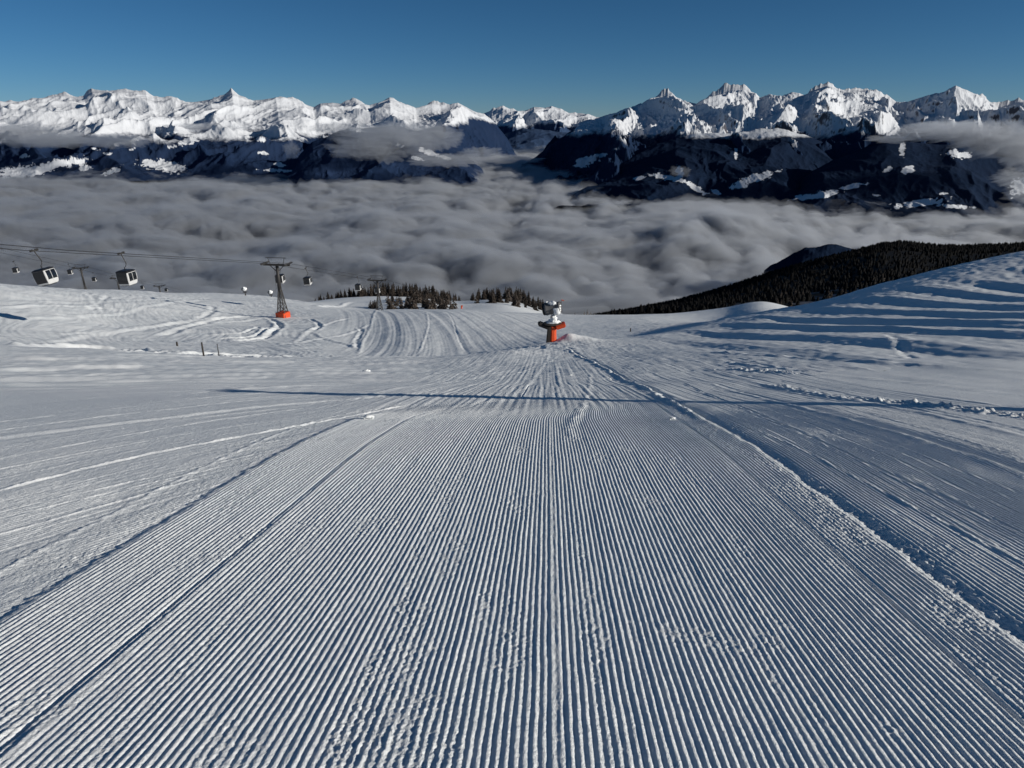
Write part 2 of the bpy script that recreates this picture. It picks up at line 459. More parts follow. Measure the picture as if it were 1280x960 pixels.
def masked(Z, mask, fn, *args):
    """add mask * fn(...) only where the mask is not zero"""
    i = np.nonzero(np.abs(mask) > 1e-4)[0]
    if len(i): Z[i] += mask[i] * fn(*[a[i] for a in args])
    return Z
def meso(X, Y, Z):
    """rolls, drifts and groomer stripes, metres to tens of metres"""
    T = X / np.maximum(Y, 1)
    # soft rolls on the whole near slope
    masked(Z, sstep(6, 18, Y) * (1 - sstep(150, 260, Y)), lambda x, y: .04 * fbm(x / 3.0, y / 5.0, 2, 31) * sstep(1.5, 6, np.abs(x)) + .13 * fbm(x / 14, y / 9, 3, 35), X, Y)
    # machine terraces along the right-hand bank: treads catch the sun, risers stay in shade
    def terraces(x, y):
        ph = (x + .06 * y + .9 * fbm(x / 30, y / 70, 2, 21) * 1.6) / 5.4 + .22 * perlin(x / 9, y / 60, 22); f = ph % 1.0
        saw = np.where(f < .30, f / .30 - .5, .5 - (f - .30) / .70)
        return (.36 + .30 * fbm(x / 16, y / 22, 2, 25)) * saw + .03 * perlin(x / .8, y / 14, 26) + .05 * perlin(x / 2.2, y / 20, 28)
    masked(Z, sstep(9, 22, X) * sstep(18, 32, Y) * (1 - sstep(62, 80, Y)) * (1.15 - .4 * (1 - sstep(20, 34, X))), terraces, X, Y)
    # streaks left by the machines: along the fall line in the middle and right, across it on the left
    def streak_c(x, y):
        u = x - .0535 * y
        return .012 * perlin(u / .11, y / 9, 54) + .006 * perlin(u / .30, y / 14, 55) + .012 * perlin(u / 1.1, y / 16, 56)
    masked(Z, sstep(10, 15, Y) * (1 - sstep(58, 68, Y)) * sstep(-5, -2.5, X + .02 * Y) * (1 - .4 * sstep(9, 16, X)), streak_c, X, Y)
    masked(Z, sstep(5, 9, Y) * (1 - sstep(10, 15, Y)) * sstep(3.2, 4.2, X - .0535 * Y), lambda x, y:   .0045 * perlin((x - .0535 * y) / .16, y / 7, 57) + .010 * perlin((x - .0535 * y) / .5, y / 9, 58), X, Y)
    def streak_l(x, y):
        a = R(22); al = x * math.cos(a) + y * math.sin(a); ac = -x * math.sin(a) + y * math.cos(a)
        return .022 * perlin(al / 9, ac / .30, 59) + .07 * perlin(al / 14, ac / .9, 60) + .12 * perlin(al / 18, ac / 2.4, 61)
    masked(Z, sstep(13, 20, Y) * (1 - sstep(56, 66, Y)) * (1 - sstep(-6.5, -3.5, X + .02 * Y)), streak_l, X, Y)
    # rough wind-packed flank above them
    masked(Z, sstep(12, 30, X) * sstep(58, 74, Y) * (1 - sstep(110, 150, Y)), lambda x, y: .16 * fbm(x / 7, y / 7, 4, 27) + .06 * perlin(x / .9, y / 1.2, 29), X, Y)
    # groomer stripes on the slope beyond the lip
    def stripes(x, y):
        xs = x + .10 * (y - 85) + .0011 * (y - 85) ** 2
        return .022 * np.sin(xs / .42 + 1.6 * perlin(xs / 3.1, y / 60, 37)) + .045 * perlin(xs / 1.3, y / 70, 38) + .030 * perlin(xs / .45, y / 60, 39) + .08 * fbm(xs / 9, y / 26, 2, 40)
    masked(Z, sstep(-.28, -.235, T) * (1 - sstep(.02, .10, T)) * sstep(68, 78, Y) * (1 - sstep(190, 215, Y)), stripes, X, Y)
    # left hill, cut up by many passes
    def hill(x, y):
        w = 8 * fbm(x / 30, y / 30, 2, 41)
        return .16 * fbm((x + w) / 14, (y - .6 * x + w) / 6, 4, 42) + .07 * perlin((x + .8 * y + w) / 1.9, (y - .6 * x) / 14, 43) + .45 * fbm(x / 26, y / 18, 2, 45) + .04 * perlin((x + .5 * y + w) / .7, (y - .5 * x) / 11, 44) + .05 * perlin((x - .3 * y + w) / 12, (y + .3 * x) / 1.1, 46)
    masked(Z, (1 - sstep(-.32, -.26, T)) * sstep(66, 80, Y) * (1 - sstep(260, 330, Y)), hill, X, Y)
    # band of broken snow along the near lip, left
    masked(Z, np.exp(-((Y - 59) / 5.0) ** 2) * (1 - sstep(-.30, -.22, T)) * sstep(-.66, -.58, T), lambda x, y: .38 * np.clip(fbm(x / 1.6, y / 1.6, 3, 47) * 2, -.2, 1), X, Y)
    # steep lip in front of the snow gun
    masked(Z, np.exp(-((Y - 57) / 7) ** 2) * np.exp(-((X + 1) / 7.5) ** 2), lambda x, y: .25 * fbm(x / 1.5, y / 4, 3, 51) , X, Y)
    masked(Z, np.exp(-((Y - 60) / 12) ** 2) * np.exp(-((X - 2) / 10) ** 2), lambda x, y: .05 * np.clip(fbm(x / .5, y / .9, 3, 53), -.2, 1), X, Y)
    # mound by the snow gun
    gx, gy = GUN.x, GUN.y
    Z = Z + .62 * np.exp(-(((X - gx - 1.55) / .95) ** 2 + ((Y - gy - .7) / 1.6) ** 2)) + .45 * np.exp(-(((X - gx - 3.0) / 1.5) ** 2 + ((Y - gy - 1.2) / 1.8) ** 2))
    return Z

PITCH_RIB = .041
def micro(X, Y, Z):
    """corduroy, crumbs, trench and shoulder, on the near block"""
    ii = np.nonzero((Y > .5) & (np.abs(X) < 14))[0]
    Z0 = Z[ii].copy(); Zi = _micro(X[ii], Y[ii], Z0.copy()); Z[ii] = Z0 + (Zi - Z0) * (1 - sstep(19, 23.5, Y[ii]))
    return Z
def _micro(X, Y, Z):
    u0 = X - .0535 * Y
    # the cat swung to the right over the roll: the left of the strip bends in
    u = u0 - .058 * np.clip(Y - 10, 0, 5) ** 2.5 * np.clip((2.75 - u0) / 6.0, 0, 1)
    r = np.random.RandomState(5)
    edgeL = -3.30 + .03 * perlin(Y / .7, 0 * Y, 105) + .030 * perlin(Y / .14, 0 * Y, 106) + .018 * perlin(Y / .05, 0 * Y, 104)
    edgeR = 2.74 + .05 * perlin(Y / .6, 0 * Y + 3, 107) + .04 * fbm(Y / .16, X / .3, 3, 108, .7)
    inside = sstep(edgeL - .02, edgeL + .05, u) * (1 - sstep(edgeR - .06, edgeR + .05, u))
    bend = .145 * np.clip(Y - 10, 0, 14) ** 1.5 * np.clip((2.75 - u0) / 6.0, 0, 1)
    fadeY = (1 - .72 * sstep(10, 18, Y + 2.4 * fbm(u / 1.0, Y / 2.0, 3, 109))) * (1 - sstep(.45, 1.2, bend))
    def strip(X, Y, u, fade):
        wob = .10 * fbm(u / .8, Y / 2.2, 2, 101) + .05 * perlin(u / .2, Y / .5, 103)
        ph = u / PITCH_RIB + wob * 1.5
        amp = (.85 + .3 * r.rand(512))[np.floor(ph).astype(int) % 512]
        rib = (.5 - .5 * np.cos(2 * np.pi * ph)) ** .9
        rib = rib + (1 - rib) * .5 * np.exp(-((u - .085) / .024) ** 2)
        def line(c, w): return np.exp(-((u - c) / w) ** 2)
        crum = .9 * line(-.92 + .03 * perlin(Y / 1.0, 0*Y, 111), .06) + .55 * line(.30, .05) + .5 * line(-1.9, .05) + .45 * line(1.35, .04) + .5 * line(-.35, .05)
        patch = sstep(.14, .44, fbm(u / .45, Y / .9, 3, 113) + .25 * np.exp(-((u + .75) / .35) ** 2) * np.exp(-((Y - 3.0) / 1.0) ** 2))
        pr = sstep(2.1, 2.55, u) * sstep(-.25, .2, perlin(u / .5, Y / .9, 114))
        crumble = np.clip(crum * (.35 + .9 * np.clip(perlin(Y / .35, u / .2, 115) + .2, 0, 1)) + .55 * patch + .75 * pr, 0, 1)
        c1 = fbm(X / .030, Y / .036, 3, 117, .75) * 1.3; c2 = fbm(X / .065, Y / .08, 2, 118, .7)
        dz = .0089 * amp * (1 - .50 * crumble) * (.9 + .3 * fbm(u / .5, Y / 1.1, 2, 119)) * fade * rib
        dz += crumble * (.010 * c1 + .008 * c2) * (.15 + .85 * fade)
        dz += .0016 * fbm(X / .014, Y / .03, 2, 121) + .0014 * perlin(X / .02, Y / .12, 122) + fade * .0018 * perlin(ph / 3.1, Y / .8, 123)
        dz -= .015 * np.exp(-((u + 2.38) / .018) ** 2)
        dz += .010 * np.exp(-((u + 2.30) / .025) ** 2) * (.6 + .5 * perlin(Y / .3, 0*Y, 125))
        dz +=   0
        dz -= .012 * np.exp(-((u - 2.26) / .018) ** 2)
        dz += (1 - fade) * .010 * fbm(u / .25, Y / 1.6, 3, 126)
        return dz
    masked(Z, inside, strip, X, Y, u, fadeY)
    # ---- left berm and trench
    fL = 1 - sstep(12.5, 15, Y)
    def bermf(X, Y, d):
        line = .010 * np.exp(-((d + .62) / .03) ** 2) * (.5 + .8 * np.clip(perlin(X / .09, Y / .12, 127) + .3, 0, 1))
        step = -.021 * (1 - sstep(-.10, .0, d + .03 * fbm(X / .07, Y / .09, 3, 130))) * sstep(-1.6, -.15, d)
        return line + step + .010 * np.exp(-((d + .12) / .06) ** 2) * fbm(X / .05, Y / .06, 3, 128)
    masked(Z, fL * (np.abs(u - edgeL + .8) < .9), bermf, X, Y, u - edgeL)
    # ---- left field
    left = 1 - sstep(edgeL - .16, edgeL - .06, u)
    def leftf(X, Y, d):
        th = R(27); w = X * math.cos(th) - Y * math.sin(th)
        rb = .5 - .5 * np.cos(2 * np.pi * (w / .045 + .25 * fbm(X / .9, Y / .9, 2, 129)))
        m = sstep(-.15, .25, fbm(X / 2.2, Y / 2.2, 2, 131) + .25 * (1 - sstep(4, 8, Y)) - .55 * np.exp(-((d + .6) / .5) ** 2)) * (1 - sstep(6.0, 9.5, Y))
        dz = .0048 * rb * m
        rough = .42 * np.exp(-((d + .50) / .40) ** 2) + .22 * sstep(.0, .3, fbm(X / 1.6, Y / 1.0, 3, 133))
        dz += rough * (.016 * np.clip(fbm(X / .045, Y / .055, 3, 135, .7) + .05, -.1, 1) + .008 * perlin(X / .016, Y / .02, 136)) * (1 - sstep(12, 17, Y) * .6)
        return dz + .006 * fbm(X / .3, Y / .35, 3, 137)
    masked(Z, left, leftf, X, Y, u - edgeL)
    def leftg(X, Y):
        th = R(27); w = X * math.cos(th) - Y * math.sin(th); al = X * math.sin(th) + Y * math.cos(th)
        return .003 * perlin(w / .10, al / 5, 158) + .006 * perlin(w / .33, al / 8, 159) + .0035 * fbm(X / .05, Y / .07, 3, 160, .7)
    masked(Z, left, leftg, X, Y)
    # ---- right: ragged edge, dark trench, rounded shoulder, upper field
    out = sstep(edgeR - .06, edgeR + .05, u)
    def rightf(X, Y, u, e):
        fS = 1 - .65 * sstep(9.5, 15, Y)
        dz = fS * (-.015 * np.exp(-((u - e - .05) / .06) ** 2) + .024 * sstep(e + .02, e + .30, u))
        ph = u / PITCH_RIB + .18 * fbm(u / .7, Y / 1.8, 2, 149)
        rb = (.5 - .5 * np.cos(2 * np.pi * ph)) ** .9
        m = (1 - sstep(9, 17, Y)) * (.7 + .5 * fbm(X / .8, Y / 1.6, 3, 151)) * (1 - .35 * sstep(4.6, 6.5, u))
        dz += .0105 * rb * np.clip(m, .03, 1.2) * sstep(e + .08, e + .2, u)
        c1 = np.clip(perlin(X / .028, Y / .034, 117) + .1, -.2, 1); c2 = np.clip(perlin(X / .055, Y / .07, 118), -.3, 1)
        cr = .7 * np.exp(-((u - e - .08) / .08) ** 2) + .35 * np.exp(-((u - 3.95) / .04) ** 2) + .35 * np.exp(-((u - 5.1) / .05) ** 2) + .22 * sstep(.1, .4, fbm(X / .8, Y / 1.2, 3, 153))
        dz += cr * (.012 * c1 + .012 * c2)
        return dz + .005 * fbm(X / .35, Y / .5, 3, 155)
    masked(Z, out, rightf, X, Y, u0, edgeR)
    return Z

def spaced(a, b, d):
    return list(np.arange(a, b, d))
def build_slope():
    # near block: rows about one pixel apart, columns skewed along the corduroy
    rows = []; y = -40.0
    while y < .7: rows.append(y); y += 4.0 if y < -8 else (1.0 if y < -1 else .25)
    y = .9
    while y < 24.4:
        rows.append(y); y += max(.0045, (.72 if y < 9.5 else .5) * (y * y + 4.2) / (F * 2.06))
    nu = sorted(set(np.round(np.concatenate([
        -np.geomspace(9.4, 60, 70)[::-1], spaced(-9.4, -6.0, .016), spaced(-6.0, -3.6, .010), spaced(-3.6, 3.1, .0051),
        spaced(3.1, 5.5, .0068), spaced(5.5, 9.4, .014), np.geomspace(9.4, 60, 70)]), 5)))
    nu = np.array(nu); rows = np.array(rows)
    X = nu[None, :] + .0535 * rows[:, None]; Y = np.repeat(rows[:, None], len(nu), 1)
    Z = np.empty_like(X)
    for i, yy in enumerate(rows): Z[i] = base_row(X[i], yy)
    x, y, z = X.ravel(), Y.ravel(), Z.ravel()
    z = meso(x, y, z); z = apply_tracks(x, y, z, True); z = micro(x, y, z)
    me1V = np.stack([x, y, z], 1); r1, c1 = X.shape
    i = np.arange(r1 * c1).reshape(r1, c1)
    q1 = np.stack([i[:-1, :-1], i[:-1, 1:], i[1:, 1:], i[1:, :-1]], -1).reshape(-1, 4)
    # far block: a fan
    tt = np.concatenate([np.linspace(-2.6, -1.0, 60, endpoint=False), np.linspace(-1.0, 1.0, 1500), np.linspace(1.0, 2.6, 61)[1:]])
    ys = np.concatenate([np.arange(23.6, 30, .13), np.geomspace(30, 260, 520), np.geomspace(262, 700, 90), np.geomspace(720, 4500, 30)])
    X = tt[None, :] * ys[:, None]; Y = np.repeat(ys[:, None], len(tt), 1); Z = np.empty_like(X)
    for k, yy in enumerate(ys): Z[k] = base_row(X[k], yy)
    x, y, z = X.ravel(), Y.ravel(), Z.ravel()
    z = meso(x, y, z); z = apply_tracks(x, y, z, False)
    z = z + (.02 * perlin(x / .5, y / .7, 161) + .05 * fbm(x / 2.5, y / 3.5, 3, 163)) * sstep(17, 30, y)
    lower = .015 * (1 - sstep(23.6, 24.4, y)); z = z - lower
    r2, c2 = X.shape; j = np.arange(r2 * c2).reshape(r2, c2) + len(me1V)
    q2 = np.stack([j[:-1, :-1], j[:-1, 1:], j[1:, 1:], j[1:, :-1]], -1).reshape(-1, 4)
    V = np.vstack([me1V, np.stack([x, y, z], 1)])
    me = raw_mesh('snow_slope', V, np.vstack([q1, q2]))
    o = link('snow_slope', me, M['snow'])
    tag(o, 'groomed ski slope of white corduroy snow falling away to rolling pistes', None, None, 'structure')
    return o
slope_obj = build_slope()

# ------------------------------------------------------------------ mountains
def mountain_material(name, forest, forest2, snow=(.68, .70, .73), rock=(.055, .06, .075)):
    m, nt, b, o = new_mat(name)
    geo = nt.nodes.new('ShaderNodeNewGeometry'); pos = geo.outputs['Position']
    at_ = nt.nodes.new('ShaderNodeAttribute'); at_.attribute_name = 'snow'
    rk = nt.nodes.new('ShaderNodeAttribute'); rk.attribute_name = 'rock'
    n = noise_node(nt, pos, .008, 8, .7); n2 = noise_node(nt, pos, .02, 6, .7); n3 = noise_node(nt, pos, .0012, 5, .6)
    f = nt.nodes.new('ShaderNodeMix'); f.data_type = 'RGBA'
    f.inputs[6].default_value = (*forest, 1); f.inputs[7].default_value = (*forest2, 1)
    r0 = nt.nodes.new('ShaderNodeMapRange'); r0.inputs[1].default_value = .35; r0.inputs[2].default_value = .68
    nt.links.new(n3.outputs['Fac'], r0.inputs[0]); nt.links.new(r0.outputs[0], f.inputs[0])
    def thr(a, nz, amt, lo, hi):
        s = nt.nodes.new('ShaderNodeMath'); s.operation = 'MULTIPLY_ADD'; s.inputs[1].default_value = amt
        nt.links.new(nz.outputs['Fac'], s.inputs[0]); nt.links.new(a.outputs['Fac'], s.inputs[2])
        r = nt.nodes.new('ShaderNodeMapRange'); r.inputs[1].default_value = lo + amt * .5; r.inputs[2].default_value = hi + amt * .5
        nt.links.new(s.outputs[0], r.inputs[0]); return r
    rs = thr(at_, n, .85, .42, .74)
    rr = thr(rk, n2, .9, .5, .7)
    sr = nt.nodes.new('ShaderNodeMix'); sr.data_type = 'RGBA'
    sr.inputs[6].default_value = (*snow, 1); sr.inputs[7].default_value = (*rock, 1)
    nt.links.new(rr.outputs[0], sr.inputs[0])
    mx = nt.nodes.new('ShaderNodeMix'); mx.data_type = 'RGBA'
    nt.links.new(rs.outputs[0], mx.inputs[0]); nt.links.new(f.outputs[2], mx.inputs[6]); nt.links.new(sr.outputs[2], mx.inputs[7])
    nt.links.new(mx.outputs[2], b.inputs['Base Color'])
    b.inputs['Roughness'].default_value = .9; b.inputs['Specular IOR Level'].default_value = .05
    bp = nt.nodes.new('ShaderNodeBump'); bp.inputs['Strength'].default_value = .5; bp.inputs['Distance'].default_value = 30
    nt.links.new(n.outputs['Fac'], bp.inputs['Height']); nt.links.new(bp.outputs['Normal'], b.inputs['Normal'])
    return m

def silhouette(pts):
    p = np.array(pts, float)
    return t_pix(p[:, 0], p[:, 1]), m_row(p[:, 1])

def range_mesh(name, label, sil, Yb, Yc, mat, base=-1060, ncol=1200, nrow=260, amp=330, seed=200, power=1.1, snowline=-340,
               snow_var=140, meadows=(), lamx=1500.0, lamy=2600.0, rock_amt=.4, extra_snow=0.0, back=.35, warp=.35, jag=4.0, patchy=.0, gain=.46, foot=None, snow_drop=None):
    st, sm = silhouette(sil)
    t = np.linspace(st[0], st[-1], ncol)
    mc = np.interp(t, st, sm) + jag * 1e-4 * (ridged(t * 75, 0 * t, 5, seed + 50, .6) - .4)
    s = np.concatenate([np.linspace(0, 1, nrow), 1 + np.linspace(.02, back, 24)])
    T = np.repeat(t[None, :], len(s), 0); S = np.repeat(s[:, None], ncol, 1)
    yc = Yc * (1 + .05 * fbm(t * 3.0, 0 * t, 3, seed + 40)); yb = Yb * (1 + .06 * fbm(t * 4, 0 * t + 4, 3, seed + 41))
    if foot:
        fx = [t_pix(p[0], 190) for p in foot]; yb = np.interp(t, fx, [p[1] for p in foot]) * (1 + .04 * fbm(t * 4, 0 * t + 4, 3, seed + 41))
    Y = yb[None, :] + (yc - yb)[None, :] * S
    X = T * Y
    zc = mc * yc
    Z = base + (zc - base)[None, :] * np.clip(S, 0, 1) ** power
    wx = warp * lamx * fbm(X / (lamx * 1.7), Y / (lamx * 1.7), 3, seed + 20); wy = warp * lamx * fbm(X / (lamx * 1.7), Y / (lamx * 1.7), 3, seed + 25)
    rd = ridged((X + wx) / lamx, (Y + wy) / lamy, 7, seed, gain)
    env = np.clip(S * 4, 0, 1) * (.35 + .65 * np.clip(1.15 - S, 0, 1))
    Z = Z + amp * (rd - .45) * env * (S <= 1.0001) + 0
    Z = np.where(S > 1, zc[None, :] - (S - 1) * (zc - base)[None, :] * 1.6, Z)
    # keep the ridge line the skyline
    M_ = Z / Y; lim = mc[None, :] - .0012 * np.clip(1 - S, 0, 1) ** .7
    over = M_ - lim
    k = .0016
    M_ = np.where(S < .999, lim - k * np.logaddexp(0, -over / k), M_)
    Z = M_ * Y
    me = grid_mesh(name, np.stack([X, Y, Z], -1))
    # snow cover
    gy, gx = np.gradient(Z); dYs = np.gradient(Y, axis=0); dXs = np.gradient(X, axis=1)
    sl = np.hypot(gy / np.maximum(dYs, 1), gx / np.maximum(dXs, 1))
    sn = (Z - snowline + snow_var * 1.6 * fbm(X / 1400, Y / 1400, 4, seed + 60)) / snow_var
    if snow_drop: sn = sn - np.interp(pix_of(X, Y, Z)[0], [p[0] for p in snow_drop], [p[1] for p in snow_drop]) / snow_var
    snow = np.clip(.5 + .5 * sn, 0, 1.1) + extra_snow
    px, py = pix_of(X, Y, Z)
    for (ex, ey, ea, eb, rot, stg) in meadows:
        c, s_ = math.cos(R(rot)), math.sin(R(rot))
        dx = px - ex; dy = py - ey
        a = (dx * c + dy * s_) / ea; b = (-dx * s_ + dy * c) / eb
        q = np.sqrt(a * a + b * b) * 1.15 + 1.25 * fbm(px / 9, py / 4, 5, seed + 70 + int(ex) % 7, .65)
        snow = np.maximum(snow, stg * sstep(1.15, .75, q))
    if patchy:
        snow = np.maximum(snow, patchy * sstep(.36, .48, fbm(px / 30, py / 10, 4, seed + 90)))
    rock = np.clip((sl - .65) * rock_amt * 1.6, 0, 1) * (Z > snowline) * (1 - sstep(.93, .97, S))
    attr(me, 'snow', snow); attr(me, 'rock', rock)
    o = link(name, me, mat); tag(o, label, None, None, 'structure')
    return o

M['mt_left'] = mountain_material('far_snow_range', (.013, .028, .068), (.018, .033, .074), rock=(.10, .11, .14))  # forest blues of these ranges have the distance haze mixed into their base colour
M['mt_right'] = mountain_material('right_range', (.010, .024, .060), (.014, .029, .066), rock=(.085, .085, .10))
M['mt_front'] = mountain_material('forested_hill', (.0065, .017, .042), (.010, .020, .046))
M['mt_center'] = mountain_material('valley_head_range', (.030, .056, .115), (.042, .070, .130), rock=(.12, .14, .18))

SIL_A = [(-260,128),(-80,124),(0,126),(20,127),(40,123),(62,121),(85,119),(105,121),(115,115),(130,113),(148,112),(165,114),(182,115),(192,120),(205,122),(215,121),(225,125),(245,125),(262,122),(280,119),(290,116),(298,120),(315,123),(330,122),(345,119),(360,122),(378,127),(392,132),(400,127),(415,126),(430,128),(445,126),(462,131),(475,127),(487,123),(500,127),(520,133),(540,129),(550,131),(572,126),(585,133),(602,143),(618,152),(634,172),(648,200),(664,240)]
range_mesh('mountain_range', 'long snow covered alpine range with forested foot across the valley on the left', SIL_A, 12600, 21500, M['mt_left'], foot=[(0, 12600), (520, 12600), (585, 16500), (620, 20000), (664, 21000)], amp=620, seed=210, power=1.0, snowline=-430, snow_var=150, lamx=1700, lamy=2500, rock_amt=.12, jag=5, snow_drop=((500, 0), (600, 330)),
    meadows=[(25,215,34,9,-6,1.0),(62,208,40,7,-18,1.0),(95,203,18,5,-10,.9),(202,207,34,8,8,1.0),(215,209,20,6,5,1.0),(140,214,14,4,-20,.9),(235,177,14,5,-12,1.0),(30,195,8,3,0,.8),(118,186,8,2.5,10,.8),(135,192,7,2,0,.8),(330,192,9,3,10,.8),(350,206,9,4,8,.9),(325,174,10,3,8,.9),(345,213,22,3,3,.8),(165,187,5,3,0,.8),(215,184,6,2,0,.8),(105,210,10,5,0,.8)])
SIL_B = [(560,150),(600,142),(615,136),(628,134),(640,137),(655,137),(668,132),(680,133),(690,131),(700,134),(712,140),(722,143),(735,141),(745,145),(800,150)]
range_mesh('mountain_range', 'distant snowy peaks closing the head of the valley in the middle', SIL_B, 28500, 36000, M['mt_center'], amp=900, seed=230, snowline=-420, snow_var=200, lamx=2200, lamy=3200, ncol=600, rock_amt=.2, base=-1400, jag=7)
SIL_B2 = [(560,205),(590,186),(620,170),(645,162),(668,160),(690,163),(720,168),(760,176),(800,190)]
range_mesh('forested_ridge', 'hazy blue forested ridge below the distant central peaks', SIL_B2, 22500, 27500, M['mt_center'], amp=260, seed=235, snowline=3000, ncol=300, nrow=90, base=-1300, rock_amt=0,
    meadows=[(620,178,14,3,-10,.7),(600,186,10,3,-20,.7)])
SIL_A2 = [(360,214),(375,192),(390,176),(410,169),(425,164),(440,160),(462,158),(485,157),(505,160),(525,165),(545,172),(562,180),(578,190),(592,201),(604,216),(618,240),(632,265)]
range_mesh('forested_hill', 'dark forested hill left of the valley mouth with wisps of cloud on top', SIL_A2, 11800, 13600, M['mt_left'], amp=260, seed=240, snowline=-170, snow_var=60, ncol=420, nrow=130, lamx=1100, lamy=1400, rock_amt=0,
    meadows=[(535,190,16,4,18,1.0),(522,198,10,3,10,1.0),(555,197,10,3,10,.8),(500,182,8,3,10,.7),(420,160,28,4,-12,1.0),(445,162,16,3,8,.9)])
SIL_C = [(615,226),(640,214),(668,197),(690,180),(710,165),(725,155),(740,150),(760,142),(775,138),(795,130),(815,122),(828,121),(843,117),(858,124),(872,127),(885,121),(900,118),(915,113),(930,112),(945,116),(950,121),(962,116),(975,117),(990,114),(1005,118),(1020,113),(1035,107),(1050,112),(1062,113),(1075,113),(1095,111),(1108,117),(1120,127),(1135,127),(1150,122),(1165,117),(1180,112),(1195,106),(1208,112),(1222,118),(1235,126),(1248,134),(1262,131),(1275,127),(1290,128),(1350,120),(1500,130)]
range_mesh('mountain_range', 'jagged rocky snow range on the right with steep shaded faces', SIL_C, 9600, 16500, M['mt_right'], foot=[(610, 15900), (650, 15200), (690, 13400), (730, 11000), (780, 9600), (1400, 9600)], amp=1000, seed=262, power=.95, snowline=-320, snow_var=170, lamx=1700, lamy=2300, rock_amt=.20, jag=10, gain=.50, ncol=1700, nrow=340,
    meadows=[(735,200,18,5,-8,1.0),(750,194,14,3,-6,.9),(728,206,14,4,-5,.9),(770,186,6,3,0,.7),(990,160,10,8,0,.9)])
SIL_C3 = [(690,262),(712,246),(735,226),(762,208),(790,194),(820,181),(845,171),(868,165),(895,164),(930,166),(960,164),(985,163),(1005,168),(1030,180),(1055,192),(1080,206),(1110,225),(1140,250)]
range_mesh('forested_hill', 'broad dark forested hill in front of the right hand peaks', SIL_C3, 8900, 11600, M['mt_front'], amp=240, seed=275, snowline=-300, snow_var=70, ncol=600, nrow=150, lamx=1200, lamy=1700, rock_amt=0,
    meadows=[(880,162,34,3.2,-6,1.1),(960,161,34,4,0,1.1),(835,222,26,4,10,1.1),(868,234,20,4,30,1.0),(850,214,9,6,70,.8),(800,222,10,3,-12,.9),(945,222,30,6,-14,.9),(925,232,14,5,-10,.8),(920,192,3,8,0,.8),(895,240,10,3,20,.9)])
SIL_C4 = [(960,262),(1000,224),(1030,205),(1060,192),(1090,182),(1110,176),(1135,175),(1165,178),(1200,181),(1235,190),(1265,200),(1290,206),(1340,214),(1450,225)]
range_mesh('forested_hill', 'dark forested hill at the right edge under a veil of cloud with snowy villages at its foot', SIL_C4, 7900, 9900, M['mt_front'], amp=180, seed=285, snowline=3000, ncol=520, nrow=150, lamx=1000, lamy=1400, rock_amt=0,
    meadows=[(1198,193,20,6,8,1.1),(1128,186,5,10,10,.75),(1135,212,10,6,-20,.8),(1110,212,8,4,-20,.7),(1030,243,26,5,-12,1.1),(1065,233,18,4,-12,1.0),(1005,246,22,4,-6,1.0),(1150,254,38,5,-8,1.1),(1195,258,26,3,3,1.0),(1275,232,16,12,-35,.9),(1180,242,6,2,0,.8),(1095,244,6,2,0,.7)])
# valley floor under the fog
vf = grid_mesh('valley_floor', np.array([[[x, y, -1330.0 + (y - 3000) * .002] for x in np.linspace(-40000, 40000, 12)] for y in np.linspace(2000, 45000, 12)]))
tag(link('valley_floor', vf, plain('valley_woods', (.010, .016, .032), .9, scale=.001)), 'dark valley floor seen through gaps in the fog', None, None, 'structure')

# ------------------------------------------------------------------ near wooded ridge on the right (ground), its forest and single trees
RIDGE_T = [(700,398),(740,391),(760,388),(800,381),(850,371),(900,357),(950,341),(1000,326),(1040,316),(1080,306),(1105,300),(1125,298),(1150,300),(1175,303),(1200,303),(1240,302),(1280,300),(1340,296),(1450,290),(1700,285)]
def ridge_surface():
    st, sm = silhouette(RIDGE_T)
    t = np.linspace(st[0], st[-1], 420); mc = np.interp(t, st, sm) - .0068
    prof_Y = np.array([330, 450, 600, 800, 1100, 1600, 2300, 2700, 3600.])
    # depression offset below the skyline along the profile
    off = np.array([-.115, -.085, -.062, -.046, -.034, -.016, 0.0, -.012, -.09])
    ys = np.geomspace(330, 3600, 150)
    o = pchip(prof_Y, off, ys)
    Y = np.repeat(ys[:, None], len(t), 1); T = np.repeat(t[None, :], len(ys), 0)
    # the part below the skyline stretches with the skyline's height
    k = np.clip((mc - float(m_row(400))) / .07, .25, 1.5)
    Mm = mc[None, :] + o[:, None] * np.where(o[:, None] < -.05, 1, 1) * k[None, :]
    X = T * Y; Z = Mm * Y + 10 * fbm(X / 260, Y / 260, 4, 301) * np.clip((2300 - Y) / 1000, 0, 1) * np.clip((Y - 330) / 300, 0, 1)
    return t, ys, X, Y, Z
rt, rys, RX, RY, RZ = ridge_surface()
me = grid_mesh('wooded_ridge', np.stack([RX, RY, RZ], -1))
m_, nt, b, o_ = new_mat('ridge_ground')
geo = nt.nodes.new('ShaderNodeNewGeometry'); nn = noise_node(nt, geo.outputs['Position'], .012, 6, .65)
rp = nt.nodes.new('ShaderNodeValToRGB'); rp.color_ramp.elements[0].position = .50; rp.color_ramp.elements[0].color = (.0035, .0036, .0042, 1)
rp.color_ramp.elements[1].position = .66; rp.color_ramp.elements[1].color = (.22, .23, .26, 1)
nt.links.new(nn.outputs['Fac'], rp.inputs['Fac']); sep = nt.nodes.new('ShaderNodeSeparateXYZ'); nt.links.new(geo.outputs['Position'], sep.inputs[0])
mr = nt.nodes.new('ShaderNodeMapRange'); mr.inputs[1].default_value = 1000; mr.inputs[2].default_value = 1250; nt.links.new(sep.outputs['Y'], mr.inputs[0])
mxr = nt.nodes.new('ShaderNodeMix'); mxr.data_type = 'RGBA'; mxr.inputs[7].default_value = (.0035, .0036, .0042, 1)
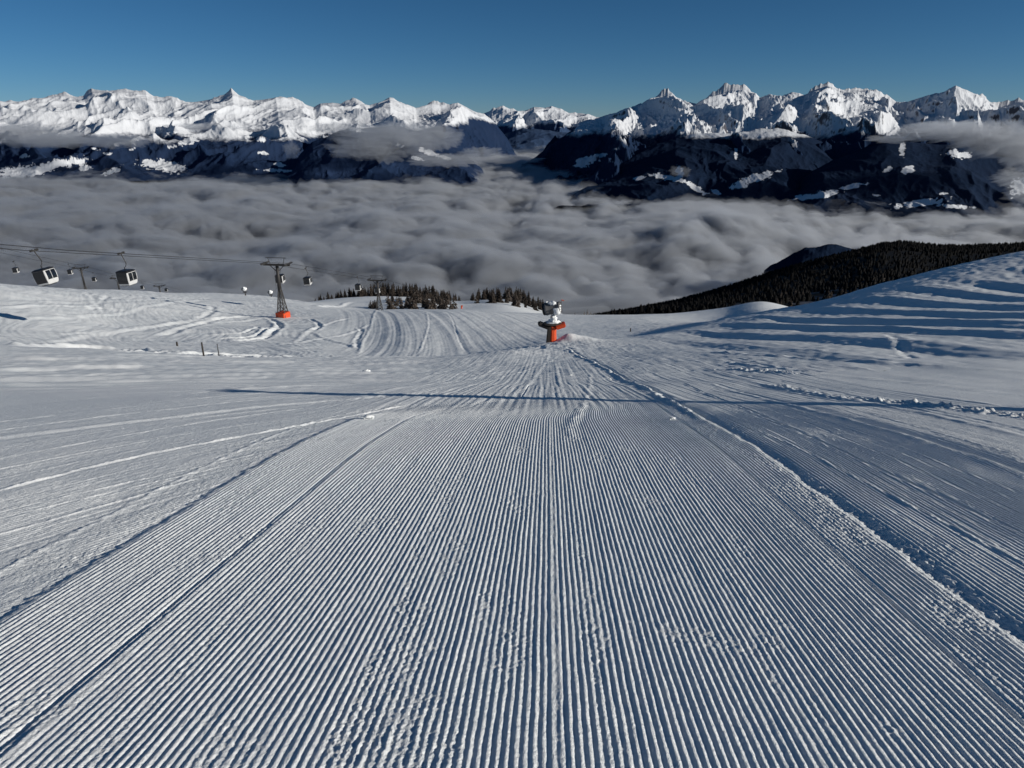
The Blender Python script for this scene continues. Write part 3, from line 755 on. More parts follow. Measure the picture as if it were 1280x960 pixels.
nt.links.new(mr.outputs[0], mxr.inputs[0]); nt.links.new(rp.outputs['Color'], mxr.inputs[6]); nt.links.new(mxr.outputs[2], b.inputs['Base Color'])
b.inputs['Roughness'].default_value = .9; b.inputs['Specular IOR Level'].default_value = .1
tag(link('wooded_ridge', me, m_), 'near ridge on the right darkly wooded and rising out of the fog', None, None, 'structure')
def ridge_z(t, Y):
    i = np.clip(np.searchsorted(rys, Y) - 1, 0, len(rys) - 2); fy = (Y - rys[i]) / (rys[i+1] - rys[i])
    j = np.clip(np.searchsorted(rt, t) - 1, 0, len(rt) - 2); ft = (t - rt[j]) / (rt[j+1] - rt[j])
    return (RZ[i, j]*(1-fy)*(1-ft) + RZ[i, j+1]*(1-fy)*ft + RZ[i+1, j]*fy*(1-ft) + RZ[i+1, j+1]*fy*ft)

# low-poly conifer used many times inside the one forest mesh
def cone_tree(rs, tiers=4, n=6):
    V = []; Fc = []
    for k in range(tiers):
        z0 = .12 + .8 * k / tiers; z1 = z0 + .42 * (1 - .35 * k / tiers); r = .21 * (1 - k / tiers) ** .8 + .03
        b = len(V); V.append((0, 0, min(1.0, z1)))
        for q in range(n):
            a = 2 * math.pi * (q + .5 * (k % 2)) / n; rr = r * (.7 + .55 * rs.rand())
            V.append((1.5 * rr * math.cos(a), 1.5 * rr * math.sin(a), z0 - .05 * rs.rand()))
        for q in range(n): Fc.append((b, b + 1 + q, b + 1 + (q + 1) % n))
    return np.array(V), np.array(Fc)
def forest_mesh(name, P, H, rs, label):
    protos = [cone_tree(rs) for _ in range(6)]
    Vs = []; Fs = []; off = 0
    for (p, h) in zip(P, H):
        v, f = protos[rs.randint(6)]
        a = rs.rand() * 6.28; c, s = math.cos(a), math.sin(a); w = h * (.8 + .5 * rs.rand())
        vv = np.empty_like(v); vv[:, 0] = (v[:, 0] * c - v[:, 1] * s) * w + p[0]; vv[:, 1] = (v[:, 0] * s + v[:, 1] * c) * w + p[1]; vv[:, 2] = v[:, 2] * h + p[2] - .4
        Vs.append(vv); Fs.append(f + off); off += len(v)
    me = raw_mesh(name, np.vstack(Vs), np.vstack(Fs), False)
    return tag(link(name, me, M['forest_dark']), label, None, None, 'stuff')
rs = np.random.RandomState(11)
P = []; H = []
tries = 0
while len(P) < 15000 and tries < 60000:
    tries += 1
    t = rs.uniform(rt[0] + .01, .95); u_ = rs.rand(); Y = 700 * (2750 / 700) ** u_
    if rs.rand() < .45: Y = rs.uniform(1900, 2500)
    z = float(ridge_z(np.array([t]), np.array([Y]))[0])
    if Y < 1050 and .32 < t < .66 and rs.rand() < .75: continue
    P.append((t * Y, Y, z)); H.append(min(14, 5.0 + 2.5 * rs.gamma(1.5)))
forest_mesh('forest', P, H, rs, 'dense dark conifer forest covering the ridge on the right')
# a wooded knoll poking out of the fog beyond the ridge
SIL_K = [(955,338),(975,326),(992,315),(1006,310),(1020,309),(1034,307),(1048,308),(1062,311),(1076,316),(1092,325),(1115,338)]
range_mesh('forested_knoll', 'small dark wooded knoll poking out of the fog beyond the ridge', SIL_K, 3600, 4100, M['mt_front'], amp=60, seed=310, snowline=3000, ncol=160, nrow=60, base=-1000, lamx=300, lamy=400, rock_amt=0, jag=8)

# ------------------------------------------------------------------ fog sea and clouds (scattering volumes)
def volume_material(name, density, albedo=(.785, .82, .87), aniso=.28):
    """grey scattering plus a little absorption that leaves the shaded hollows cool"""
    m = bpy.data.materials.new(name); m.use_nodes = True; nt = m.node_tree
    for n in list(nt.nodes): nt.nodes.remove(n)
    o = nt.nodes.new('ShaderNodeOutputMaterial'); v = nt.nodes.new('ShaderNodeVolumeScatter'); ab = nt.nodes.new('ShaderNodeVolumeAbsorption'); ad = nt.nodes.new('ShaderNodeAddShader')
    v.inputs['Color'].default_value = (*albedo, 1); v.inputs['Density'].default_value = density; v.inputs['Anisotropy'].default_value = aniso
    ab.inputs['Color'].default_value = (*albedo, 1); ab.inputs['Density'].default_value = density
    nt.links.new(v.outputs[0], ad.inputs[0]); nt.links.new(ab.outputs[0], ad.inputs[1]); nt.links.new(ad.outputs[0], o.inputs['Volume'])
    return m
M['fog_core'] = volume_material('fog_core', .009)
M['fog_mid'] = volume_material('fog_mid', .0026)
M['fog_veil'] = volume_material('fog_veil', .0010)
M['wisp'] = volume_material('wisp', .0018)
def build_fog():
    nt_, ny = 860, 600
    t = np.linspace(-1.25, 1.25, nt_); ys = np.geomspace(2300, 26500, ny)
    Y = np.repeat(ys[:, None], nt_, 1); X = t[None, :] * Y
    wx = 300 * fbm(X / 1500, Y / 1500, 3, 401); wy = 300 * fbm(X / 1500, Y / 1500, 3, 405)
    wx2 = wx + 90 * fbm(X / 420, Y / 420, 3, 407); wy2 = wy + 90 * fbm(X / 420, Y / 420, 3, 409)
    big = fbm((X + wx) / 2600, (Y + wy) / 2200, 3, 411)
    pf = puffs((X + wx2) / 900, (Y + wy2) / 900, 4, 415, .5)
    fine = fbm((X + wx2) / 260, (Y + wy2) / 330, 5, 421, .6)
    fine2 = fbm((X + wx2 + 700) / 340, (Y + wy2) / 260, 5, 425, .6)
    H = -1075 + 130 * big + 205 * (pf - .42)
    px, py = pix_of(X, Y, H)
    # dips that show the dark valley, and the swells in the middle of the picture
    for (ex, ey, ea, eb, d) in [(670,258,70,6,150),(765,266,50,5,140),(300,288,70,7,130),(640,292,20,10,150),(700,195,45,6,160),(240,297,40,4,80),(180,285,60,4,60),(420,240,60,4,80),(560,262,40,4,90),(1010,318,40,10,120),(640,250,30,6,160)]:
        H = H - d * np.exp(-(((px - ex) / ea) ** 2 + ((py - ey) / eb) ** 2))
    for (ex, ey, ea, eb, d) in [(890,285,90,22,130),(560,325,120,30,60),(700,335,120,26,60),(800,300,60,16,60),(470,236,80,10,50),(610,212,50,8,40)]:
        H = H + d * np.exp(-(((px - ex) / ea) ** 2 + ((py - ey) / eb) ** 2))
    n = nt_ * ny; i = np.arange(n).reshape(ny, nt_)
    qt = np.stack([i[:-1, :-1], i[:-1, 1:], i[1:, 1:], i[1:, :-1]], -1).reshape(-1, 4)
    qb = qt[:, ::-1] + n
    def wall(a): return np.stack([a[:-1], a[1:], a[1:] + n, a[:-1] + n], -1)
    Q = np.vstack([qt, qb, wall(i[0, ::-1]), wall(i[-1, :]), wall(i[:, 0]), wall(i[::-1, -1])])
    for mat, Z, dz, lab in (('fog_core', H - 12 + 60 * fine, 0, 'thick grey sea of fog filling the valley below'),
                            ('fog_mid', H + 8 + 75 * fine2, 9, 'softer upper layer of the fog filling the valley'),
                            ('fog_veil', H + 40 + 90 * (fine - fine2) + 40 * big, 18, 'thinnest wispy veil on top of the fog in the valley')):
        top = np.stack([X, Y, np.maximum(Z, -1590)], -1); bot = top.copy(); bot[..., 2] = -1600 - dz
        me = raw_mesh('fog', np.vstack([top.reshape(-1, 3), bot.reshape(-1, 3)]), Q)
        tag(link('fog', me, M[mat]), lab, None, None, 'stuff')
build_fog()
def cloud(px, row, Y, w, h, d, seed, label):
    """a soft wisp: a bumpy flattened shell of thin vapour, w and h in metres"""
    bm = bmesh.new(); bmesh.ops.create_icosphere(bm, subdivisions=6, radius=1)
    c = at(px, row, Y)
    co = np.array([v.co[:] for v in bm.verts])
    n = fbm(co[:, 0] * 2.2 + seed, co[:, 1] * 1.3 + co[:, 2] * 2.6, 5, 430 + seed % 11, .6)
    n2 = fbm(co[:, 0] * 5 - seed, co[:, 2] * 4 + co[:, 1] * 2, 4, 440 + seed % 7)
    r = 1 + .75 * n + .3 * n2
    co = co * r[:, None] * np.array([w, d, h]) * .5
    for v, p in zip(bm.verts, co): v.co = p
    me = bpy.data.meshes.new('cloud'); bm.to_mesh(me); bm.free()
    me.polygons.foreach_set('use_smooth', [True] * len(me.polygons))
    o = link('cloud', me, M['wisp']); o.location = c
    tag(o, label, None, None, 'stuff')
CL = [(20,168,13800,2600,420,900),(70,176,13200,1500,240,700),(135,176,12900,1100,230,600),(170,177,12900,500,180,400),(365,188,12000,260,260,300),
      (468,170,11600,1300,360,700),(505,166,12200,1500,330,700),(545,172,12600,900,420,700),(450,186,11300,1000,300,500),(482,192,11400,600,260,400),(520,182,11500,700,350,400),(420,160,12600,900,180,500),
      (560,200,11800,1200,220,800),(630,200,14500,1500,160,900),(600,192,13500,800,240,600),(700,188,17000,2400,140,900),
      (1150,168,8800,700,150,600),(1200,166,8600,900,260,700),(1245,172,8500,1100,380,700),(1290,186,8400,900,420,700),(1180,160,9300,900,160,700),(1110,174,9200,500,90,500),(1270,222,7700,420,200,400),(1290,240,7600,500,260,400),
      (850,214,9000,260,120,200),(250,160,17000,1900,200,800)]
for k, (a, b_, Y, w, h, d) in enumerate(CL):
    cloud(a, b_, Y, w, h, d, k * 3 + 1, 'thin wisp of grey cloud clinging to the mountainside')

# ------------------------------------------------------------------ conifers one can tell apart
def leafy_tree(seed, h=1.0, width=.20, tiers=15, bare=0.0, open_=.15):
    """unit-height conifer: (trunk mesh, crown mesh): whorls of drooping ragged sprays"""
    r = random.Random(seed)
    bm = bmesh.new(); mb = MB(); mb.tube([(0, 0, -.05), (0, 0, .5), (0, 0, .97)], [.022, .014, .003], 6)
    tm = bpy.data.meshes.new('trunk'); mb.bm.to_mesh(tm); mb.bm.free()
    for k in range(tiers):
        f = k / (tiers - 1); z = .07 + .9 * f
        R0 = width * (1 - f) ** .75 * (1 + .25 * math.sin(k * 2.1 + seed)) + .012
        n = max(4, int(9 - 4 * f))
        for q in range(n):
            if r.random() < open_: continue
            a = 2 * math.pi * (q + r.random()) / n; L = R0 * r.uniform(.6, 1.2); dz = -L * r.uniform(.15, .55)
            ca, sa = math.cos(a), math.sin(a)
            w = L * r.uniform(.28, .45)
            p0 = Vector((0, 0, z + .03)); pm = Vector((ca * L * .6, sa * L * .6, z + dz * .3)); p1 = Vector((ca * L, sa * L, z + dz))
            side = Vector((-sa, ca, 0)) * w; up = Vector((0, 0, .035 + .03 * (1 - f)))
            vs = [bm.verts.new(p) for p in (p0, pm + side - up * .5, p1, pm - side - up * .5, pm + up * .7)]
            for t3 in ((0, 1, 4), (1, 2, 4), (2, 3, 4), (3, 0, 4)): bm.faces.new([vs[i] for i in t3])
            # hanging twigs
            for e in range(2):
                s = r.uniform(.35, 1.0); bp = p0.lerp(p1, s); dv = Vector((r.uniform(-1, 1), r.uniform(-1, 1), -1.1)) * .045
                v2 = [bm.verts.new(p) for p in (bp + side * .25, bp - side * .25, bp + dv)]
                bm.faces.new(v2)
    v0 = [bm.verts.new(p) for p in ((.012, 0, .93), (-.006, .01, .93), (-.006, -.01, .93), (0, 0, 1.02))]
    for t3 in ((0, 1, 3), (1, 2, 3), (2, 0, 3)): bm.faces.new([v0[i] for i in t3])
    cm = bpy.data.meshes.new('crown'); bm.to_mesh(cm); bm.free()
    tm.materials.append(M['bark'])
    return tm, cm
TREES = {}
for kind, mat, args in (('spruce', 'spruce', [dict(width=.25), dict(width=.21), dict(width=.29), dict(width=.24)]),
                        ('larch', 'larch', [dict(width=.30, open_=.35, tiers=13), dict(width=.36, open_=.4, tiers=12), dict(width=.26, open_=.35)]),
                        ('frost', 'frost', [dict(width=.24, open_=.35, tiers=10), dict(width=.2, open_=.35, tiers=10)])):
    TREES[kind] = []
    for k, a in enumerate(args):
        tm, cm = leafy_tree(31 + k * 7 + len(kind), **a); cm.materials.append(M[mat]); TREES[kind].append((tm, cm))
def tree(name, kind, loc, h, label, group, rs):
    root = bpy.data.objects.new(name, None); C.objects.link(root); root.empty_display_size = .5
    tm, cm = TREES[kind][rs.randint(len(TREES[kind]))]
    root.location = loc; root.scale = (h * rs.uniform(.85, 1.25), h * rs.uniform(.85, 1.25), h); root.rotation_euler = (0, 0, rs.rand() * 6.28)
    tag(root, label, 'tree', group)
    for nm, me in (('trunk', tm), ('crown', cm)):
        o = bpy.data.objects.new(nm, me); C.objects.link(o); o.parent = root
    return root
rs = np.random.RandomState(23)
def knoll_tree(px, Y, hpx, kind, label, group, name='spruce_tree', sink=.2):
    t = float(t_pix(px, 375)); X = t * Y; z = ground(X, Y)
    h = hpx * Y / F
    return tree(name, kind, (X, Y, z - sink), h, label, group, rs)
# skyline trees behind the knoll
env_x = [386, 400, 415, 430, 450, 470, 490, 510, 525, 545, 560, 575]
env_h = [8, 10, 14, 15, 17, 19, 21, 21, 22, 20, 16, 11]
for k in range(104):
    px = 386 + 189 * (k + rs.uniform(-.5, .5)) / 104 if k % 3 else rs.uniform(395, 572)
    h = np.interp(px, env_x, env_h) * rs.uniform(.58, .98)
    knoll_tree(px, rs.uniform(362, 410), h, 'spruce', 'dark spruce in the row along the top of the snowy knoll', 'spruces on the knoll skyline')
# brownish open trees in front of the knoll
for k in range(54):
    px = rs.choice([rs.uniform(486, 575), rs.uniform(520, 575), rs.uniform(484, 520)])
    Y = rs.uniform(286, 330); h = rs.uniform(11, 19) * (1 if px > 500 else .8)
    knoll_tree(px, Y, h, 'larch' if rs.rand() < .7 else 'spruce', 'brownish snow dusted tree on the near side of the knoll', 'brown trees in front of the knoll', 'larch_tree')
for k in range(8):
    knoll_tree(rs.uniform(457, 470), rs.uniform(287, 300), rs.uniform(9, 14), 'larch', 'low brown tree in the round clump beside the second lift tower', 'clump beside the second lift tower', 'larch_tree')
# wooded hill to the right of the gap
ex = [588, 600, 615, 630, 640, 655, 670, 690, 720, 750]; eh = [14, 17, 17, 17, 18, 17, 15, 12, 8, 6]
for k in range(80):
    px = rs.uniform(589, 745) if k % 4 == 0 else rs.uniform(589, 690)
    Y = rs.uniform(330, 440); h = np.interp(px, ex, eh) * rs.uniform(.6, 1.15)
    knoll_tree(px, Y, h, 'spruce' if rs.rand() < .75 else 'larch', 'dark tree on the wooded hill left of the snow gun', 'trees on the wooded hill left of the snow gun')
for px, h in ((731, 7), (735, 9), (739, 6), (744, 5)):
    knoll_tree(px, 190, h, 'frost', 'small pale frosted tree on the snowy crest right of the snow gun', 'frosted saplings right of the snow gun', 'larch_tree')
# lit trees at the near edge of the right-hand forest
for k in range(44):
    px = rs.uniform(960, 1200); Y = rs.uniform(640, 1000)
    t = float(t_pix(px, 345)); z = float(ridge_z(np.array([t]), np.array([Y]))[0])
    tree('larch_tree', 'larch', (t * Y, Y, z - .4), rs.uniform(9, 14), 'brown larch with sunlit top at the near edge of the right hand forest', 'larches at the edge of the right hand forest', rs)

# ------------------------------------------------------------------ gondola lift
def rope_z(Y):                   # height of the near line's rope
    pts = [(20, .5), (84, -15.3), (150, -30.2), (229, -51.6), (300, -73.0), (420, -113)]
    return float(pchip([p[0] for p in pts], [p[1] for p in pts], np.array([float(Y)]))[0])
XL = lambda Y: -54.7 + .078 * (Y - 150)
XR = lambda Y: XL(Y) + 5.4
def rope(name, pts, rad, label, grp, sag=.0):
    P = []
    for a, b in zip(pts[:-1], pts[1:]):
        a = Vector(a); b = Vector(b); L = (b - a).length
        for s in np.linspace(0, 1, 14, endpoint=False):
            p = a.lerp(b, s); p.z -= sag * L * 4 * s * (1 - s); P.append(p)
    P.append(Vector(pts[-1]))
    o = MB().tube(P, rad, 6).build(name, M['rope'], None, True)
    return tag(o, label, 'cable', grp)
for X, lab in ((XL, 'lower dark haul rope of the gondola lift carrying the large cabin at the left edge'), (XR, 'upper dark haul rope of the gondola lift carrying the second large cabin')):
    rope('haul_rope', [(X(y), y, rope_z(y)) for y in (24, 84, 150, 229, 300, 420)], .045, lab, 'ropes of the near gondola lift')

def make_cabin():
    root = empty('gondola_cabin', (0, 0, 0), 'x', 'gondola')
    # origin at the rope grip; cabin floor at -4.6, roof at -2.35
    g = MB(); g.box((0, 0, .06), (.22, 1.5, .20), None, .05)
    for s in (-.62, -.3, .3, .62): g.lathe([(.15, -.06), (.17, 0), (.15, .06)], (0, s, .12), (1, 0, 0), 10)
    g.build('grip', M['dark_steel'], root)
    MB().tube([(0, 0, 0), (.05, 0, -.3), (.35, 0, -1.15), (.42, 0, -1.5), (.25, 0, -1.85), (0, 0, -2.05), (0, 0, -2.4)], .065, 8).build('hanger_arm', M['dark_steel'], root, True)
    def section(z): # half width in x, in y
        f = (z + 4.6) / 2.2
        return (.80 + .22 * math.sin(math.pi * min(1, max(0, .12 + .70 * f))), .86 + .22 * math.sin(math.pi * min(1, max(0, .12 + .70 * f))))
    def ring(bm, z, k=1.0, n=4, r=.13):
        wx, wy = section(z); wx *= k; wy *= k; vs = []
        for cx, cy, a0 in ((1, 1, 0), (-1, 1, 90), (-1, -1, 180), (1, -1, 270)):
            for q in range(n):
                a = R(a0 + 90 * q / (n - 1)); vs.append(bm.verts.new((cx * (wx - r) + r * math.cos(a), cy * (wy - r) + r * math.sin(a), z)))
        return vs
    def loft(zs, ks, caps):
        mb = MB(); rs_ = [ring(mb.bm, z, k) for z, k in zip(zs, ks)]
        for a, b in zip(rs_[:-1], rs_[1:]):
            n = len(a)
            for q in range(n): mb.bm.faces.new((a[q], a[(q+1) % n], b[(q+1) % n], b[q]))
        mb.bm.faces.new(rs_[0][::-1]); mb.bm.faces.new(rs_[-1]); return mb
    loft([-4.62, -4.55, -4.3, -3.75, -3.2, -2.7], [.90, .97, 1, 1, 1, .99], True).build('cabin_body', M['cabin_white'], root)
    loft([-2.70, -2.62, -2.50, -2.40], [1.02, 1.03, .95, .70], True).build('roof', M['cabin_dark'], root)
    fl = MB(); fl.box((0, 0, -4.68), (1.3, 1.4, .10), None, .03); fl.box((-.78, 0, -4.5), (.14, 1.3, .07)); fl.build('floor_frame', M['cabin_dark'], root)
    # windows: front and rear (facing along the rope) and both sides, set 1 cm proud
    def pane(axis, s, u0, u1, z0, z1, name, mat, pr=.012):
        bm = bmesh.new(); vs = []
        for z in np.linspace(z0, z1, 5):
            wx, wy = section(z)
            for u in (u0, u1):
                vs.append(bm.verts.new((s * (wx + pr), u, z) if axis == 'x' else (u, s * (wy + pr), z)))
        for k in range(4): bm.faces.new((vs[2*k], vs[2*k+1], vs[2*k+3], vs[2*k+2]))
        ret = bmesh.ops.extrude_face_region(bm, geom=list(bm.faces))
        for v in [e for e in ret['geom'] if isinstance(e, bmesh.types.BMVert)]:
            v.co += Vector((-.03 * s, 0, 0)) if axis == 'x' else Vector((0, -.03 * s, 0))
        bmesh.ops.recalc_face_normals(bm, faces=bm.faces)
        me = bpy.data.meshes.new(name); bm.to_mesh(me); bm.free(); return link(name, me, mat, root)
    for s in (-1, 1):
        e = pane('y', s, -.84, .84, -4.36, -2.72, 'end_panel', M['cabin_dark'])  # dark glass end; lower down its colour paints the shade on the shell
        w = pane('y', s, -.78, .78, -3.85, -2.78, 'window', M['glass'], .026); w.parent = e
    # doors on the uphill-right side: dark double leaf with panes; left side a window
    for s in (-1, 1):
        for u0, u1 in ((-.86, -.03), (.03, .86)):
            d = pane('x', s, u0, u1, -4.42, -2.78, 'door', M['cabin_dark'] if s < 0 else M['cabin_white'])
            w = pane('x', s, u0 + .02, u1 - .02, -3.98, -2.77, 'door_window', M['glass'], .026)
            w.parent = d
    return root
cab0 = make_cabin()
cab_spots = [ # rope X, Y, swing, turn, label
 (XL, 85.5, 12, -6, 'largest white gondola cabin with dark windows at the left edge'),
 (XR, 93.8, 2, -8, 'second large white gondola cabin hanging right of the largest one'),
 (XL, 157, 2, 0, 'small white gondola cabin half hidden behind the lift tower with the orange base'),
 (XL, 173.6, 2, 0, 'small white gondola cabin alone right of the lift tower with the orange base'),
 (XL, 216, 0, 0, 'tiny gondola cabin against the spruces left of the second lift tower'),
 (XL, 238, 0, 0, 'tiny gondola cabin half hidden by the mast of the second lift tower'),
]
GC = 'cabins of the near gondola lift'
for k, (X, Y, sw, tw, lab) in enumerate(cab_spots):
    o = cab0 if k == 0 else copy_tree(cab0)
    o.scale = (.92, .92, .92); o.location = (X(Y), Y, rope_z(Y)); o.rotation_euler = (R(0), -R(sw), R(tw)); tag(o, lab, 'gondola', GC)

def make_tower(H, spread=1.0):
    root = empty('lift_tower', (0, 0, 0), 'x', 'lift tower')
    hp = H * .54                                   # lattice part below, single mast above
    def leg_at(sx, sy, z): k = 1 - z / hp; return Vector((sx * (.22 + (spread - .22) * k), sy * (.22 + (spread - .22) * k), z))
    for sx in (-1, 1):
        for sy in (-1, 1):
            MB().tube([leg_at(sx, sy, -3.0 if H > 8 else -1), leg_at(sx, sy, hp)], .11, 6).build('leg', M['dark_steel'], root)
    br = MB(); nb = 6
    for k in range(nb):
        z0, z1 = hp * k / nb, hp * (k + 1) / nb
        for a, b in (((-1, -1), (1, -1)), ((1, -1), (1, 1)), ((1, 1), (-1, 1)), ((-1, 1), (-1, -1))):
            br.tube([leg_at(*a, z0), leg_at(*b, z1)], .05, 4); br.tube([leg_at(*b, z0), leg_at(*a, z1)], .05, 4); br.tube([leg_at(*a, z1), leg_at(*b, z1)], .05, 4)
    br.build('bracing', M['dark_steel'], root)
    MB().tube([(0, 0, hp - .3), (0, 0, H - .6)], [.42, .32], 12).build('mast', M['dark_steel'], root, True)
    ca = MB(); ca.box((0, 0, H - .42), (6.2, .42, .42), None, .04)
    for s in (-1, 1): ca.tube([(s * .2, 0, H - 1.9), (s * 1.6, 0, H - .6)], .09, 6)
    ca.build('crossarm', M['dark_steel'], root)
    for s in (-1, 1):
        sh = MB(); x = s * 2.7
        sh.box((x - .17, 0, H - .12), (.06, 3.6, .22)); sh.box((x + .17, 0, H - .12), (.06, 3.6, .22))
        sh.box((x + s * .42, 0, H - .05), (.30, 2.4, .06))
        o = sh.build('sheave_beam', M['dark_steel'], root)
        for j in range(6):
            MB().lathe([(.20, -.06), (.24, -.04), (.19, 0), (.24, .04), (.20, .06)], (x, -1.5 + .6 * j, H - .12), (1, 0, 0), 12).build('sheave', M['steel'], o)
    fr = MB()                                       # maintenance gantry above the crossarm
    for s in (-1, 1): fr.tube([(s * 1.5, 0, H - .3), (s * 1.95, 0, H + 1.15)], .06, 6)
    fr.tube([(-2.4, 0, H + 1.15), (2.4, 0, H + 1.15)], .07, 6)
    fr.build('gantry', M['dark_steel'], root)
    ld = MB()
    for s in (-.18, .18): ld.tube([(s - .5, -.32, hp), (s - .3, -.30, H - .6)], .025, 4)
    for k in range(14): z = hp + (H - .6 - hp) * k / 14; f = k / 14; ld.tube([(-.68 + .2 * f, -.32, z), (-.32 + .2 * f, -.32, z)], .02, 4)
    ld.build('ladder', M['dark_steel'], root)
    return root
XC = lambda Y: XL(Y) + 2.7
def tower_at(X, Y, ztop, rz, label, group, base=None, pad=False):
    zb = ground(X, Y) if base is None else base
    H = ztop - zb
    o = make_tower(H); o.location = (X, Y, zb); o.rotation_euler = (0, 0, rz); tag(o, label, 'lift tower', group)
    if pad:
        p = MB(); p.box((0, 0, .55), (2.35, 2.35, 1.5), Matrix.Rotation(R(-14), 3, 'Z'), .10); p.build('safety_pad', M['orange'], o)
    return o
TG = 'towers of the gondola lifts'
tw = tower_at(XC(150), 150, rope_z(150) + .12, R(-8), 'tall lattice lift tower with an orange padded base on the left hill', TG, pad=True)
tower_at(XC(229), 229, rope_z(229) + .12, R(-4.5), 'dark lift tower standing in front of the spruces on the knoll', TG)
# second line, far down the back of the hill
L2 = lambda Y: Vector((-191 - .26 * (Y - 300), Y, -62 - .30 * (Y - 300)))
far_rz = math.atan(.26)
for Y, lab in ((300, 'far lift tower showing above the hill between the two large cabins'), (352, 'far lift tower partly hidden by the second large cabin'), (425, 'smallest far lift tower right of the second large cabin')):
    p = L2(Y)
    if Y == 352: p = at(146, 347, 352)
    tower_at(p.x, p.y, p.z, far_rz, lab, TG, base=p.z - 17)
n_l2 = Vector((math.cos(far_rz), math.sin(far_rz), 0))
for s, lab in ((-2.7, 'thin far rope of the second gondola lift, left strand'), (2.7, 'thin far rope of the second gondola lift, right strand')):
    rope('haul_rope', [L2(y) + n_l2 * s for y in (150, 300, 425, 620)], .05, lab, 'ropes of the far gondola lift', .004)
def far_cabin(px, row, Y, lab):
    o = copy_tree(cab0); p = at(px, row, Y); o.location = (p.x, p.y, p.z + 3.6); o.rotation_euler = (0, 0, far_rz); tag(o, lab, 'gondola', 'cabins of the far gondola lift')
far_cabin(20, 339, 255, 'small dark gondola cabin at the far left edge beyond the hill')
far_cabin(88, 341, 285, 'small dark gondola cabin touching the left side of the far lift tower')
far_cabin(118, 350, 335, 'tiny dark gondola cabin between the far lift tower and the second large cabin')
far_cabin(178, 360, 395, 'tiny dark gondola cabin just right of the second large cabin')
far_cabin(208, 363, 430, 'tiny dark gondola cabin right of the smallest far lift tower')

# ------------------------------------------------------------------ snow guns
def fan_head(root, z, sc=1.0, yaw=R(-35)):
    """a fan gun crusted with rime; its barrel points right and towards the camera"""
    d = Vector((math.cos(yaw), math.sin(yaw), .22)).normalized(); c = Vector((0, 0, z))
    MB().lathe([(.36*sc, -.75*sc), (.62*sc, -.72*sc), (.66*sc, -.60*sc), (.60*sc, -.50*sc), (.58*sc, .15*sc), (.50*sc, .62*sc), (.54*sc, .66*sc), (.54*sc, .74*sc), (.44*sc, .76*sc)], c, d, 24).build('fan_barrel', M['machine'], root, True)
    MB().lathe([(.30*sc, -.98*sc), (.56*sc, -.95*sc), (.60*sc, -.80*sc), (.57*sc, -.745*sc)], c, d, 24).build('air_intake', M['machine_dark'], root)
    nz = MB()
    for k in range(12):
        a = 2 * math.pi * k / 12; q = d.orthogonal().normalized(); b = d.cross(q)
        nz.tube([c + d * .70 * sc + (q * math.cos(a) + b * math.sin(a)) * .49 * sc, c + d * .86 * sc + (q * math.cos(a) + b * math.sin(a)) * .45 * sc], .025 * sc, 5)
    nz.build('nozzle_ring', M['steel'], root)
    yk = MB(); s = d.cross(Vector((0, 0, 1))).normalized()
    yk.tube([c + s * .66 * sc, c + s * .68 * sc - Vector((0, 0, .75 * sc)), c - Vector((0, 0, .86 * sc))], .06 * sc, 6)
    yk.tube([c - s * .66 * sc, c - s * .68 * sc - Vector((0, 0, .75 * sc)), c - Vector((0, 0, .86 * sc))], .06 * sc, 6)
    yk.build('yoke', M['steel'], root)
    return c, d
gun = empty('snow_gun', GUN, 'large fan snow gun crusted with rime on an orange padded post', 'snow gun', 'snow guns')
zt = 1.72
pp = MB()
pp.lathe([(.52, -.3), (.46, .25), (.41, .9), (.41, zt)], (.02, 0, 0), (0, 0, 1), 10, (1.0, .95)); pp.build('post_padding', M['orange'], gun)
dk = MB(); dk.box((-.36, -.16, .78), (.34, .66, 1.95), Matrix.Rotation(R(4), 3, 'Y'), .06); dk.build('dark_padding', M['dark_pad'], gun)
la = MB(); la.box((-.88, -.05, zt + .10), (1.10, .95, .36), Matrix.Rotation(R(22), 3, 'Y'), .10); la.build('padded_arm', M['dark_pad'], gun)
ra = MB(); ra.box((.78, -.05, zt + .06), (.98, .95, .42), Matrix.Rotation(R(-18), 3, 'Y'), .08); ra.build('padded_arm', M['orange'], gun)
pf = MB(); pf.lathe([(.25, -.25), (.95, -.02), (1.0, .06), (.9, .10), (.2, .12)], (0, 0, zt + .26), (0, 0, 1), 16, (1.1, .8)); pf.build('platform', M['dark_pad'], gun)
MB().blob((.05, -.02, zt + .40), .62, 4, 3, .5, (1.2, .75, .30)).build('snow_heap', M['snow_lump'], gun, True)
MB().tube([(0, 0, zt + .3), (0, 0, zt + 1.0)], [.24, .2], 10).build('turntable', M['machine'], gun)
MB().blob((.08, -.18, zt + .80), .34, 9, 3, .35, (1, .9, 1.1)).build('rime_crust', M['snow_lump'], gun, True)
c0, d0 = fan_head(gun, zt + 1.80, 1.0, R(-14))
MB().blob(c0 + Vector((.36, -.40, -.14)), .42, 14, 3, .30, (1.0, .7, 1.15)).build('rime_crust', M['snow_lump'], gun, True)
MB().blob(c0 + Vector((-.02, -.15, .50)), .36, 21, 3, .45, (1.2, .9, .60)).build('rime_crust', M['snow_lump'], gun, True)
MB().blob(c0 + Vector((.30, -.20, .30)), .30, 25, 3, .40, (1.3, .9, .55)).build('rime_crust', M['snow_lump'], gun, True)
MB().blob(c0 + Vector((-.62, -.05, .60)), .14, 29, 3, .5, (1, .8, .6)).build('rime_crust', M['snow_lump'], gun, True)
MB().tube([c0 + Vector((.35, -.2, .4)), c0 + Vector((.78, -.3, .50)), c0 + Vector((.80, -.3, .92))], .035, 6).build('weather_probe', M['machine'], gun)
